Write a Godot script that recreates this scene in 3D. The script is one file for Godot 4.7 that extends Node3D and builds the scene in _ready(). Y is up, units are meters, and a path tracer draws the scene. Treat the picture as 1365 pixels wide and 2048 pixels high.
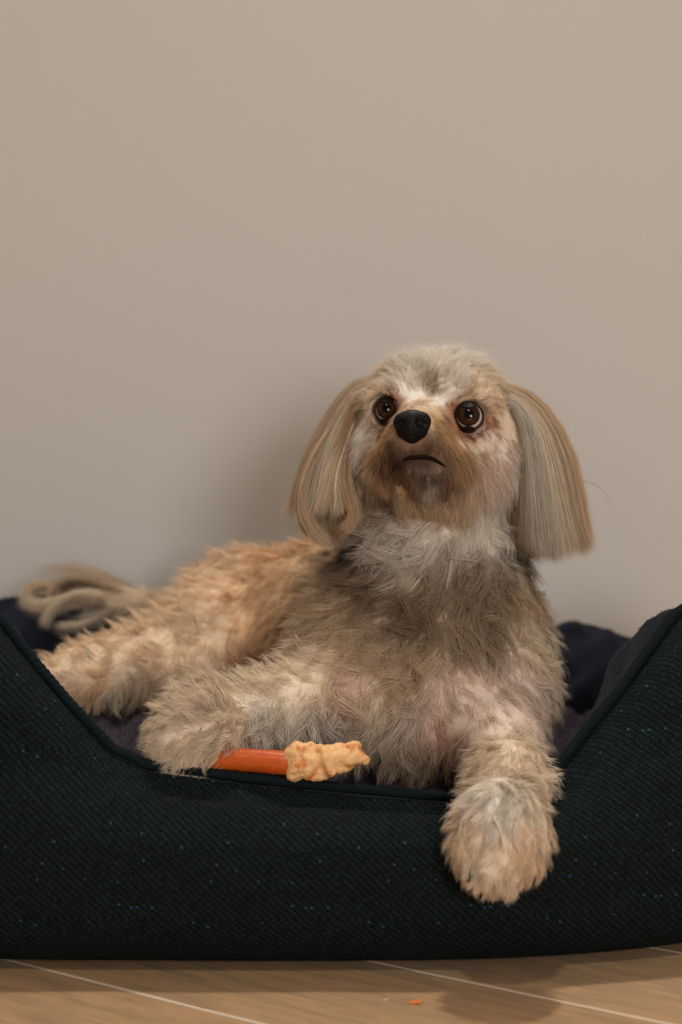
extends Node3D
# A small long-eared dog lying in a dark fabric dog bed against a plain wall.

var rng := RandomNumberGenerator.new()
var wob := FastNoiseLite.new()
var wob2 := FastNoiseLite.new()

# real colours (sRGB) of the coat; rust also serves as painted belly shade
const HAIR := {
	"white": Color8(244, 234, 220), "cream": Color8(236, 216, 189), "peach": Color8(238, 212, 180), "apricot": Color8(238, 204, 164),
	"pink": Color8(233, 211, 192), "blush": Color8(214, 178, 156), "tan": Color8(214, 188, 156), "taupe": Color8(172, 147, 121),
	"dtaupe": Color8(142, 117, 96), "grey": Color8(220, 208, 192), "muzzle": Color8(210, 172, 130), "mdark": Color8(150, 116, 93),
	"rust": Color8(174, 124, 94), "dark": Color8(84, 64, 50), "ear": Color8(226, 201, 168), "earw": Color8(236, 219, 194), "lip": Color8(62, 46, 38),
}


func _ready() -> void:
	rng.seed = 7
	wob.seed = 3
	wob.frequency = 1.0
	wob.fractal_octaves = 2
	wob2.seed = 11
	wob2.frequency = 1.0
	# ---- camera
	var cam := Camera3D.new()
	cam.name = "camera"
	add_child(cam)
	var lens := CameraAttributesPhysical.new()
	lens.frustum_focal_length = 53.86
	lens.frustum_focus_distance = 1.075
	lens.exposure_aperture = 4.0
	cam.attributes = lens
	cam.fov = 36.0
	cam.near = 0.05
	cam.far = 50.0
	cam.position = Vector3(0, 0.30, 0)
	cam.current = true
	# ---- environment
	var we := WorldEnvironment.new()
	we.name = "environment"
	var env := Environment.new()
	env.background_mode = Environment.BG_COLOR
	env.background_color = Color(0.02, 0.02, 0.02)
	env.tonemap_mode = Environment.TONE_MAPPER_LINEAR
	env.tonemap_exposure = 0.75
	env.sdfgi_enabled = true
	env.ssao_enabled = true
	env.ssil_enabled = true
	we.environment = env
	add_child(we)
	# ---- lamps: a square one on the ceiling over the bed, and a standing one on the photographer's right
	ceiling_lamp(Vector3(0.16, 2.4, -1.50), 0.14, 2.8, "small square white ceiling lamp above the dog bed, over the top of the picture")
	ceiling_lamp(Vector3(-0.2, 2.4, 0.5), 0.14, 1.8, "small square white ceiling lamp added as fill over the middle of the room, behind the viewer")  # added lamp: fills the floor shadow and bounces light up under the chin
	standing_lamp(Vector3(0.42, 0.0, 0.60), 0.48, 0.42, 1.55)

	room()
	bed()
	dog()
	chew()
	crumbs()


# ---------------------------------------------------------------- naming helpers
func tag(o: Node, label: String, category: String, group := "") -> void:
	o.set_meta("label", label)
	o.set_meta("category", category)
	if group != "":
		o.set_meta("group", group)


func part(called: String, mesh: Mesh, mat: Material, parent: Node) -> MeshInstance3D:
	var o := MeshInstance3D.new()
	o.name = called
	o.mesh = mesh
	if mat:
		o.material_override = mat
	parent.add_child(o, true)
	return o


func base(called: String, at := Vector3.ZERO) -> Node3D:
	var o := Node3D.new()
	o.name = called
	o.position = at
	add_child(o, true)
	return o


func mat(c: Color, rough := 0.8, spec := 0.3) -> StandardMaterial3D:
	var m := StandardMaterial3D.new()
	m.albedo_color = c
	m.roughness = rough
	m.metallic_specular = spec
	return m


func box(size: Vector3, bevel := 0.0) -> Mesh:
	if bevel <= 0.0:
		var b := BoxMesh.new()
		b.size = size
		return b
	var st := SurfaceTool.new()
	st.begin(Mesh.PRIMITIVE_TRIANGLES)
	var h := size / 2
	var rings := [[-h.y, 0.0], [h.y - bevel, 0.0], [h.y, bevel]]
	var pts := []
	for r in rings:
		var row := []
		for s in [[-1, -1], [1, -1], [1, 1], [-1, 1]]:
			row.append(Vector3(s[0] * (h.x - r[1]), r[0], s[1] * (h.z - r[1])))
		pts.append(row)
	st.set_smooth_group(-1)
	for i in 2:
		for j in 4:
			quad(st, pts[i][j], pts[i][(j + 1) % 4], pts[i + 1][(j + 1) % 4], pts[i + 1][j])
	quad(st, pts[2][0], pts[2][1], pts[2][2], pts[2][3])
	st.generate_normals()
	return st.commit()


func quad(st: SurfaceTool, a: Vector3, b: Vector3, c: Vector3, d: Vector3) -> void:
	for p in [a, b, c, a, c, d]:
		st.set_uv(Vector2(p.x, p.z))
		st.add_vertex(p)


func glow_panel(side: float, energy: float, tint: Color, o: Node3D) -> void:
	# a glowing square that looks along -z of its node, and the light of the same size in front of it
	var glow := mat(Color(0.9, 0.88, 0.84))
	glow.emission_enabled = true
	glow.emission = tint
	glow.emission_energy_multiplier = 1.0
	part("diffuser", box(Vector3(side, side, 0.006)), glow, o).position.z = -0.004
	var l := AreaLight3D.new()
	l.name = "light"
	l.area_size = Vector2(side, side)
	l.light_color = tint
	l.light_energy = energy
	l.area_range = 12.0
	l.area_attenuation = 2.0
	l.shadow_enabled = true
	o.add_child(l)
	l.position.z = -0.012


func ceiling_lamp(at: Vector3, side: float, energy: float, label: String) -> void:
	var o := base("ceiling_lamp", at)
	tag(o, label, "lamp")
	var head := Node3D.new()
	head.name = "head"
	o.add_child(head)
	head.rotation_degrees.x = -90
	head.position.y = -0.03
	part("housing", box(Vector3(side + 0.03, 0.03, side + 0.03), 0.004), mat(Color(0.85, 0.85, 0.83)), o).position.y = -0.015
	glow_panel(side, energy, Color(1, 0.975, 0.94), head)


func standing_lamp(at: Vector3, high: float, side: float, energy: float) -> void:
	var o := base("standing_lamp", at)
	tag(o, "standing lamp with a square white panel behind the viewer on the right", "lamp")
	var metal := mat(Color(0.12, 0.12, 0.12), 0.4)
	var foot := CylinderMesh.new()
	foot.top_radius = 0.13
	foot.bottom_radius = 0.14
	foot.height = 0.02
	part("foot", foot, metal, o).position.y = 0.01
	var pole := CylinderMesh.new()
	pole.top_radius = 0.012
	pole.bottom_radius = 0.012
	pole.height = high - 0.02
	part("pole", pole, metal, o).position.y = high / 2 + 0.01
	var head := Node3D.new()
	head.name = "head"
	o.add_child(head)
	head.position = Vector3(0, high, 0)
	head.look_at_from_position(at + Vector3(0, high, 0), Vector3(0, 0.4, -1.3))
	part("shade", box(Vector3(side + 0.04, side + 0.04, 0.05), 0.006), mat(Color(0.8, 0.8, 0.78)), head).position.z = 0.03
	glow_panel(side, energy, Color(0.975, 0.985, 1.0), head)


# ---------------------------------------------------------------- the room
const WALL_Z := -1.60

func room() -> void:
	var paint := mat(Color8(228, 221, 212), 0.9, 0.2)
	var nt := NoiseTexture2D.new()
	nt.width = 512
	nt.height = 512
	nt.seamless = true
	nt.as_normal_map = true
	nt.bump_strength = 1.2
	var nn := FastNoiseLite.new()
	nn.frequency = 0.08
	nt.noise = nn
	paint.normal_enabled = true
	paint.normal_texture = nt
	paint.normal_scale = 0.25
	paint.uv1_triplanar = true
	paint.uv1_scale = Vector3(6, 6, 6)
	var white := mat(Color8(205, 203, 200), 0.9, 0.2)
	for w in [["wall_back", Vector3(4.2, 2.6, 0.1), Vector3(0, 1.25, WALL_Z - 0.05), paint], ["wall_left", Vector3(0.1, 2.6, 4.4), Vector3(-2.05, 1.25, 0.5), white],
			["wall_right", Vector3(0.1, 2.6, 4.4), Vector3(2.05, 1.25, 0.5), white], ["wall_front", Vector3(4.2, 2.6, 0.1), Vector3(0, 1.25, 2.65), white],
			["ceiling", Vector3(4.2, 0.1, 4.4), Vector3(0, 2.47, 0.5), white]]:
		var o := part(w[0], box(w[1]), w[3], self)
		o.position = w[2]
		o.set_meta("kind", "structure")
	var bb := part("baseboard_back", box(Vector3(4.0, 0.07, 0.012), 0.003), mat(Color8(225, 222, 215), 0.5), self)
	bb.position = Vector3(0, 0.035, WALL_Z + 0.006)
	bb.set_meta("kind", "structure")
	# floor: boards of a pale oak laminate over a light underlay that shows in the joints
	var floor_base := part("floor", box(Vector3(4.2, 0.06, 4.4)), mat(Color8(236, 224, 206), 0.8), self)
	floor_base.position = Vector3(0, -0.0305, 0.5)
	floor_base.set_meta("kind", "structure")
	var woods := []
	for k in 3:
		woods.append(wood(k))
	var turn := deg_to_rad(36.5)
	var along := Vector3(cos(turn), 0, sin(turn))
	var across := Vector3(-sin(turn), 0, cos(turn))
	var w := 0.142
	var off := across.dot(Vector3(-0.0445, 0, -0.923))
	var len := 1.38
	var shift := 0.0
	for i in range(-24, 24):
		shift = fmod(shift + 0.47, len)
		for j in range(-3, 3):
			var c := across * (off + (i + 0.5) * w) + along * ((j + 0.5) * len + shift + 0.25)
			if c.x < -2.6 or c.x > 2.6 or c.z < -2.2 or c.z > 3.2:
				continue
			var poly := clip_plank(c, along, across, len / 2 - 0.0006, w / 2 - 0.0015)
			if poly.size() < 3:
				continue
			var o := part("plank", plank(poly, along, across, rng.randf() * 3.0, rng.randf()), woods[rng.randi() % 3], floor_base)
			o.position = -floor_base.position


func clip_plank(c: Vector3, u: Vector3, v: Vector3, hl: float, hw: float) -> PackedVector2Array:
	var p := PackedVector2Array()
	for s in [[-1, -1], [1, -1], [1, 1], [-1, 1]]:
		var q: Vector3 = c + u * hl * s[0] + v * hw * s[1]
		p.append(Vector2(q.x, q.z))
	var room_poly := PackedVector2Array([Vector2(-2, WALL_Z), Vector2(2, WALL_Z), Vector2(2, 2.6), Vector2(-2, 2.6)])
	var r := Geometry2D.intersect_polygons(p, room_poly)
	return r[0] if r.size() else PackedVector2Array()


func plank(poly: PackedVector2Array, u: Vector3, v: Vector3, du: float, dv: float) -> Mesh:
	var st := SurfaceTool.new()
	st.begin(Mesh.PRIMITIVE_TRIANGLES)
	st.set_smooth_group(-1)
	if Geometry2D.is_polygon_clockwise(poly):
		poly.reverse()
	var inner := Geometry2D.offset_polygon(poly, -0.0005)
	var top: PackedVector2Array = inner[0] if inner.size() and inner[0].size() == poly.size() else poly
	# start the inner ring at the corner nearest to the outer ring's first
	var s := 0
	for i in top.size():
		if top[i].distance_to(poly[0]) < top[s].distance_to(poly[0]):
			s = i
	var n := poly.size()
	var put := func(q: Vector2, y: float) -> void:
		st.set_uv(Vector2((q.x * u.x + q.y * u.z) * 0.9 + du, (q.x * v.x + q.y * v.z) * 3.2 + dv))
		st.add_vertex(Vector3(q.x, y, q.y))
	for i in range(1, n - 1):
		for q in [top[s], top[(s + i) % n], top[(s + i + 1) % n]]:
			put.call(q, 0.0)
	for i in n:
		var a := poly[i]
		var b := poly[(i + 1) % n]
		var ta := top[(s + i) % n]
		var tb := top[(s + i + 1) % n]
		for q in [[a, -0.0005], [tb, 0.0], [ta, 0.0], [a, -0.0005], [b, -0.0005], [tb, 0.0], [a, -0.003], [b, -0.0005], [a, -0.0005], [a, -0.003], [b, -0.003], [b, -0.0005]]:
			put.call(q[0], q[1])
	st.generate_normals()
	return st.commit()


func wood(k: int) -> StandardMaterial3D:
	var im := Image.create(1024, 512, false, Image.FORMAT_RGB8)
	var n1 := FastNoiseLite.new()
	n1.seed = 20 + k
	n1.frequency = 1.0
	var tone: Color = [Color8(200, 161, 121), Color8(194, 155, 115), Color8(204, 166, 127)][k]
	for y in 512:
		for x in 1024:
			var fx := x / 1024.0
			var fy := y / 512.0
			# a cell of the noise that closes on itself along the board
			var cx := cos(fx * TAU) * 0.5
			var cy := sin(fx * TAU) * 0.5
			var warp := n1.get_noise_3d(cx * 1.6, cy * 1.6, fy * 3.0) * 0.9
			var rings := sin((fy * 9.0 + warp * 2.2) * TAU * 0.8)
			var fine := n1.get_noise_3d(cx * 7.0, cy * 7.0, fy * 150.0)
			var streak := n1.get_noise_3d(cx * 3.0, cy * 3.0, fy * 45.0)
			var d := 0.93 + 0.035 * rings + 0.10 * fine + 0.09 * streak
			var pore := n1.get_noise_3d(cx * 14.0 + 9.0, cy * 14.0, fy * 210.0)
			if pore > 0.42:
				d -= 0.10
			im.set_pixel(x, y, Color(tone.r * d, tone.g * (d - 0.01 * rings), tone.b * (d - 0.02 * rings)))
	var m := mat(Color.WHITE, 0.42, 0.4)
	m.albedo_texture = ImageTexture.create_from_image(im)
	return m


# ---------------------------------------------------------------- curves and sweeps
func smooth_curve(p: PackedVector3Array, n: int, closed := false) -> PackedVector3Array:
	var out := PackedVector3Array()
	var c := p.size()
	var spans := c if closed else c - 1
	for k in (n if closed else n + 1):
		var t := float(k) / n * spans
		var i := mini(int(t), spans - 1)
		var f := t - i
		var a: Vector3 = p[(i - 1 + c) % c] if closed else p[maxi(i - 1, 0)]
		var b: Vector3 = p[i]
		var d: Vector3 = p[(i + 1) % c]
		var e: Vector3 = p[(i + 2) % c] if closed else p[mini(i + 2, c - 1)]
		out.append(b.cubic_interpolate(d, a, e, f))
	return out


func tube(path: PackedVector3Array, radius: Callable, sides: int, closed := false, capped := true) -> ArrayMesh:
	var v := PackedVector3Array()
	var uv := PackedVector2Array()
	var idx := PackedInt32Array()
	var n := path.size()
	var up := Vector3(0.1, 1, 0.05)
	var run := 0.0
	for i in n:
		var a: Vector3 = path[(i - 1 + n) % n] if closed else path[maxi(i - 1, 0)]
		var b: Vector3 = path[(i + 1) % n] if closed else path[mini(i + 1, n - 1)]
		var t := (b - a).normalized()
		var s := up.cross(t).normalized()
		var w := t.cross(s)
		if i > 0:
			run += path[i].distance_to(path[i - 1])
		for k in sides + 1:
			var an := TAU * k / sides
			var r: float = radius.call(float(i) / (n - 1), an)
			v.append(path[i] + (s * cos(an) + w * sin(an)) * r)
			uv.append(Vector2(run, r * an))
	var rows := n if closed else n - 1
	for i in rows:
		for k in sides:
			var a := i * (sides + 1) + k
			var b := ((i + 1) % n) * (sides + 1) + k
			idx.append_array([a, a + 1, b, b, a + 1, b + 1])
	if capped and not closed:
		for e in [0, n - 1]:
			var c := v.size()
			v.append(path[e])
			uv.append(Vector2.ZERO)
			for k in sides:
				var a: int = e * (sides + 1) + k
				if e == 0:
					idx.append_array([c, a + 1, a])
				else:
					idx.append_array([c, a, a + 1])
	return surface(v, idx, uv)


func surface(v: PackedVector3Array, idx: PackedInt32Array, uv := PackedVector2Array(), col := PackedColorArray()) -> ArrayMesh:
	var nrm := PackedVector3Array()
	nrm.resize(v.size())
	for i in range(0, idx.size(), 3):
		var a := idx[i]
		var b := idx[i + 1]
		var c := idx[i + 2]
		var f := (v[c] - v[a]).cross(v[b] - v[a])
		nrm[a] += f
		nrm[b] += f
		nrm[c] += f
	for i in nrm.size():
		nrm[i] = nrm[i].normalized()
	return raw(v, nrm, idx, uv, col)


func raw(v: PackedVector3Array, nrm: PackedVector3Array, idx: PackedInt32Array, uv := PackedVector2Array(), col := PackedColorArray()) -> ArrayMesh:
	var arr := []
	arr.resize(Mesh.ARRAY_MAX)
	arr[Mesh.ARRAY_VERTEX] = v
	arr[Mesh.ARRAY_NORMAL] = nrm
	arr[Mesh.ARRAY_INDEX] = idx
	if uv.size():
		arr[Mesh.ARRAY_TEX_UV] = uv
	if col.size():
		arr[Mesh.ARRAY_COLOR] = col
	var m := ArrayMesh.new()
	m.add_surface_from_arrays(Mesh.PRIMITIVE_TRIANGLES, arr)
	return m


func grid(rows: Array, closed_u := false, uvs := []) -> ArrayMesh:
	# rows[i][j]: i runs along u, j along v; front faces on the side of dv x du
	var v := PackedVector3Array()
	var uv := PackedVector2Array()
	var idx := PackedInt32Array()
	var m: int = rows[0].size()
	for i in rows.size():
		v.append_array(rows[i])
		if uvs.size():
			uv.append_array(uvs[i])
	var n := rows.size()
	for i in (n if closed_u else n - 1):
		for j in m - 1:
			var a := i * m + j
			var b := ((i + 1) % n) * m + j
			idx.append_array([a, a + 1, b, b, a + 1, b + 1])
	return surface(v, idx, uv)


# ---------------------------------------------------------------- the bed
const RING := [[-0.44, 1.10], [-0.26, 1.056], [-0.12, 1.049], [0.0, 1.048], [0.10, 1.053], [0.19, 1.073], [0.26, 1.107], [0.305, 1.165], [0.32, 1.26], [0.315, 1.40], [0.27, 1.49], [0.15, 1.53],
	[-0.1, 1.535], [-0.32, 1.53], [-0.43, 1.48], [-0.47, 1.36], [-0.475, 1.22]]
const RIM := [[-0.40, 0.235], [-0.26, 0.234], [-0.2296, 0.226], [-0.2077, 0.200], [-0.179, 0.168], [-0.152, 0.141], [-0.1287, 0.1300], [-0.0773, 0.1235], [-0.0274, 0.118], [0.0258, 0.113],
	[0.0822, 0.108], [0.115, 0.110], [0.1438, 0.124], [0.1689, 0.152], [0.1945, 0.178], [0.2137, 0.200], [0.2383, 0.226], [0.26, 0.236], [0.30, 0.24]]

func rim_height(p: Vector3) -> float:
	if p.z > -1.20:
		if p.x < RIM[0][0]:
			return RIM[0][1]
		for i in RIM.size() - 1:
			if p.x < RIM[i + 1][0]:
				var t: float = (p.x - RIM[i][0]) / (RIM[i + 1][0] - RIM[i][0])
				return lerpf(RIM[i][1], RIM[i + 1][1], t)
		return RIM[-1][1]
	var back := smoothstep(-1.20, -1.45, p.z)
	return lerpf(0.24 if p.x > 0 else 0.235, 0.187 + 0.025 * smoothstep(0.0, -0.3, p.x) - 0.008 * smoothstep(0.20, 0.30, p.x) + 0.004 * sin(p.x * 60.0), back)


func cushion_height(x: float, z: float) -> float:
	var h := lerpf(0.100, 0.138, smoothstep(0.02, -0.13, x))
	h += 0.02 * smoothstep(-1.15, -1.4, z)
	h -= 0.012 * smoothstep(-1.12, -1.06, z)
	return h


func weave() -> StandardMaterial3D:
	var n := 512
	var im := Image.create(n, n, false, Image.FORMAT_RGB8)
	var hm := Image.create(n, n, false, Image.FORMAT_RGB8)
	var r := RandomNumberGenerator.new()
	r.seed = 5
	var cells := 64
	var tone := PackedFloat32Array()
	var fleck := PackedInt32Array()
	for i in cells * cells:
		tone.append(r.randf_range(0.7, 1.25))
		fleck.append(1 + r.randi() % 3 if r.randf() < 0.005 else 0)
	var s := n / cells
	for y in n:
		for x in n:
			var cx := x / s
			var cy := y / s
			var fx := (x % s + 0.5) / s - 0.5
			var fy := (y % s + 0.5) / s - 0.5
			var k := cy * cells + cx
			var over := (cx + cy) % 3 != 0      # a two-over-one twill
			var h := (1.0 - 3.2 * fy * fy) if over else (0.55 - 2.2 * fx * fx)
			h = clampf(h, 0.0, 1.0)
			var c := (Color8(21, 32, 31) if over else Color8(12, 16, 17)) * tone[k]
			if fleck[k]:
				c = [Color8(42, 78, 84), Color8(40, 62, 80), Color8(62, 68, 66)][fleck[k] - 1]
			im.set_pixel(x, y, c)
			hm.set_pixel(x, y, Color(h, h, h))
	hm.bump_map_to_normal_map(3.0)
	var m := mat(Color.WHITE, 0.85, 0.25)
	m.albedo_texture = ImageTexture.create_from_image(im)
	m.normal_enabled = true
	m.normal_texture = ImageTexture.create_from_image(hm)
	m.normal_scale = 1.0
	m.uv1_scale = Vector3(9.0, 9.0, 1)
	return m


func bed() -> void:
	var o := base("dog_bed", Vector3(-0.07, 0, -1.29))
	tag(o, "dark green woven dog bed with raised sides and a low scooped front", "dog bed")
	var ctl := PackedVector3Array()
	for r in RING:
		ctl.append(Vector3(r[0], 0, -r[1] + 0.006))
	var path := smooth_curve(ctl, 300, true)
	var n := path.size()
	var outside := []
	var outuv := []
	var inside := []
	var rim := PackedVector3Array()
	var run := 0.0
	for i in n:
		var t := (path[(i + 1) % n] - path[(i - 1 + n) % n]).normalized()
		var out := Vector3(-t.z, 0, t.x)
		if out.dot(path[i] - Vector3(-0.07, 0, -1.29)) < 0:
			out = -out
		if i > 0:
			run += path[i].distance_to(path[i - 1])
		var h := rim_height(path[i])
		var big := clampf((h - 0.108) / 0.12, 0.0, 1.0)
		var row := PackedVector3Array()
		var uvr := PackedVector2Array()
		# outer cover, from under the bed up to the rim: [outwards, height]
		var b := 0.040
		var prof := [[-0.06, 0.002], [-0.012, 0.002], [0.004, 0.005], [0.019, 0.015], [0.031, 0.033], [b - 0.002, 0.056], [b, 0.075], [b - 0.003, lerpf(0.09, 0.11, big)], [lerpf(0.022, b - 0.012, big), lerpf(0.103, 0.155, big)],
			[lerpf(0.010, b - 0.028, big), h - 0.012], [lerpf(0.0, -0.012, big), h - 0.002]]
		var pts := PackedVector3Array()
		for q in prof:
			pts.append(Vector3(q[0], minf(q[1], h - 0.002), 0))
		var fine := smooth_curve(pts, 40)
		var vv := 0.0
		for j in fine.size():
			var q := fine[j]
			if j > 0:
				vv += fine[j].distance_to(fine[j - 1])
			var p := path[i] + out * q.x + Vector3(0, q.y, 0)
			var wr := wob.get_noise_3d(p.x * 9.0, p.y * 16.0, p.z * 9.0) * 0.0045 * smoothstep(0.01, 0.05, q.y)
			p += out * wr
			row.append(p)
			uvr.append(Vector2(run, vv))
		outside.append(row)
		outuv.append(uvr)
		rim.append(path[i] + out * (lerpf(-0.002, -0.014, big)) + Vector3(0, h + 0.002, 0))
		# plush lining, from the rim over the bolster and down to the cushion
		var wd := lerpf(0.030, 0.105, big)
		var back := smoothstep(-1.40, -1.48, path[i].z)
		var low := 0.07
		var prof2 := [[lerpf(0.0, -0.012, big), h - 0.002], [lerpf(-0.008, -0.026, big), h - 0.002 * big], [-wd * 0.5, lerpf(h, h - 0.012, big)], [-wd * 0.8, lerpf(h, h - 0.04, big)], [-wd, lerpf(h - 0.01, h - 0.075, big)], [-wd * 0.97 - 0.004, low + 0.02], [-wd * 0.9 - 0.01, low]]
		pts = PackedVector3Array()
		for q in prof2:
			pts.append(Vector3(q[0], q[1], 0))
		fine = smooth_curve(pts, 30)
		row = PackedVector3Array()
		for j in fine.size():
			var q := fine[j]
			var p := path[i] + out * q.x + Vector3(0, q.y, 0)
			var amt := smoothstep(0.0, 0.2, float(j) / 30.0)
			p += (out * -0.6 + Vector3(0, 0.8, 0)) * (0.006 * big * sin(run * 90.0 + 5.0 * wob.get_noise_2d(run * 4.0, j * 0.1)) + 0.006 * wob.get_noise_3d(p.x * 22.0, p.y * 22.0, p.z * 22.0) - 0.005) * amt
			p.y += 0.012 * back * sin(PI * minf(1.0, j / 15.0))
			row.append(p)
		row.reverse()
		inside.append(row)
	var fabric := weave()
	var cover_mesh := grid(outside, true, outuv)
	var lining_mesh := grid(inside, true)
	var cover := part("cover", flip_if_needed(cover_mesh, Vector3(-0.07, 0.1, -1.29), true), fabric, o)
	var plush := mat(Color8(34, 36, 46), 0.95, 0.1)
	plush.rim_enabled = true
	plush.rim = 0.5
	plush.rim_tint = 0.5
	var lining := part("lining", lining_mesh, plush, o)
	var cord := mat(Color8(22, 30, 32), 0.9, 0.2)
	var bump := func(t: float, a: float) -> float:
		return 0.0034 + 0.0004 * sin(t * 4600.0 + a * 2.0)
	var piping := part("piping", tube(smooth_curve(rim, 2400, true), bump, 8, true), cord, o)
	for q in [cover, lining, piping]:
		q.position = -o.position
	# short pile on the lining
	pile("lining_pile", lining_mesh, 26000, 0.0055, Color8(38, 40, 52), lining)
	# the pad
	var c := base("bed_cushion", Vector3(-0.07, 0.07, -1.29))
	tag(c, "navy plush cushion with stitched ribs lying inside the dog bed", "cushion")
	var hub := Vector3(-0.07, 0, -1.29)
	var rows := []
	for i in n + 1:
		var p0 := path[i % n]
		var row := PackedVector3Array()
		for j in 71:
			var f := 1.0 - pow(1.0 - j / 70.0, 1.5)
			var away := p0 - hub
			var p := hub + away * (f * (1.0 - 0.034 / away.length()))
			var rr := absf(sin((p.x * 0.9 + p.z * 0.25 + 0.01 * wob.get_noise_2d(p.x * 8.0, p.z * 8.0)) * PI / 0.027))
			var y := cushion_height(p.x, p.z) - 0.014 * pow(1.0 - rr, 2.0) + 0.006 * wob.get_noise_2d(p.x * 18.0, p.z * 18.0)
			p.y = lerpf(0.066, y, sqrt(clampf((1.0 - f) * away.length() / 0.022, 0.0, 1.0)))
			row.append(p)
		rows.append(row)
	var top_mesh := flip_if_needed(grid(rows), Vector3(-0.07, -1, -1.29), true)
	var pad := mat(Color8(60, 55, 62), 0.95, 0.1)
	var top := part("top", top_mesh, pad, c)
	top.position = -c.position
	pile("cushion_pile", top_mesh, 22000, 0.0045, Color8(92, 84, 94), top)
	var under := part("underside", box(Vector3(0.56, 0.058, 0.34), 0.01), cord, c)
	under.position = Vector3(0, -0.036, 0.0)


func flip_if_needed(m: ArrayMesh, inside: Vector3, outwards: bool) -> ArrayMesh:
	var a := m.surface_get_arrays(0)
	var v: PackedVector3Array = a[Mesh.ARRAY_VERTEX]
	var nn: PackedVector3Array = a[Mesh.ARRAY_NORMAL]
	var s := 0.0
	for i in range(0, v.size(), 7):
		s += (v[i] - inside).dot(nn[i])
	if (s > 0) == outwards:
		return m
	var idx: PackedInt32Array = a[Mesh.ARRAY_INDEX]
	for i in range(0, idx.size(), 3):
		var t := idx[i + 1]
		idx[i + 1] = idx[i + 2]
		idx[i + 2] = t
	for i in nn.size():
		nn[i] = -nn[i]
	a[Mesh.ARRAY_NORMAL] = nn
	a[Mesh.ARRAY_INDEX] = idx
	var out := ArrayMesh.new()
	out.add_surface_from_arrays(Mesh.PRIMITIVE_TRIANGLES, a)
	return out


func pile(called: String, m: ArrayMesh, count: int, length: float, tone: Color, parent: Node) -> void:
	var s := Hide.new()
	var a := m.surface_get_arrays(0)
	s.v = a[Mesh.ARRAY_VERTEX]
	s.n = a[Mesh.ARRAY_NORMAL]
	s.idx = a[Mesh.ARRAY_INDEX]
	var f := Coat.new()
	var lin := tone.srgb_to_linear()
	for k in count:
		var pick := s.pick(rng)
		var p: Vector3 = s.at(pick)
		if p.z < -1.56 or p.x < -0.40 or p.x > 0.31:
			continue
		var nn: Vector3 = s.normal(pick)
		var d := (nn + Vector3(rng.randf_range(-0.7, 0.7), rng.randf_range(-0.3, 0.3), rng.randf_range(-0.7, 0.7))).normalized()
		var tone_k := rng.randf_range(0.6, 1.4)
		var c := Color(lin.r * tone_k, lin.g * tone_k, lin.b * tone_k)
		for j in 1:
			var r := Vector3(rng.randf_range(-1, 1), rng.randf_range(-1, 1), rng.randf_range(-1, 1)) * 0.001
			var q := p + r
			f.strand(PackedVector3Array([q - nn * 0.001, q + d * length * 0.5, q + d * length + Vector3(rng.randf_range(-1, 1), -0.3, rng.randf_range(-1, 1)) * 0.0012]), (nn + r * 500.0).normalized(), 0.0004, c)
	var fm := part(called, f.mesh(), hair_material(0.1), parent)
	fm.set_meta("kind", "stuff")


func hair_material(glow: float) -> StandardMaterial3D:
	var m := mat(Color.WHITE, 0.55, 0.3)
	m.vertex_color_use_as_albedo = true
	m.cull_mode = BaseMaterial3D.CULL_DISABLED
	m.backlight_enabled = true
	m.backlight = Color(glow, glow, glow)
	return m


# ---------------------------------------------------------------- surfaces that hair grows from, and the hair itself
class Hide:
	var v: PackedVector3Array
	var n: PackedVector3Array
	var idx: PackedInt32Array
	var sum := PackedFloat32Array()
	# attributes of each vertex
	var flow := PackedVector3Array()
	var look := PackedVector3Array()     # length, lift, curl
	var tint := PackedColorArray()

	func pick(r: RandomNumberGenerator) -> Array:
		if sum.is_empty():
			var t := 0.0
			for i in range(0, idx.size(), 3):
				t += (v[idx[i + 1]] - v[idx[i]]).cross(v[idx[i + 2]] - v[idx[i]]).length()
				sum.append(t)
		var k := mini(sum.bsearch(r.randf() * sum[-1]), sum.size() - 1) * 3
		var a := sqrt(r.randf())
		var b := r.randf()
		return [idx[k], idx[k + 1], idx[k + 2], 1.0 - a, a * (1.0 - b), a * b]

	func at(q: Array) -> Vector3:
		return v[q[0]] * q[3] + v[q[1]] * q[4] + v[q[2]] * q[5]

	func normal(q: Array) -> Vector3:
		return (n[q[0]] * q[3] + n[q[1]] * q[4] + n[q[2]] * q[5]).normalized()

	func area() -> float:
		return sum[-1] / 2.0


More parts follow.
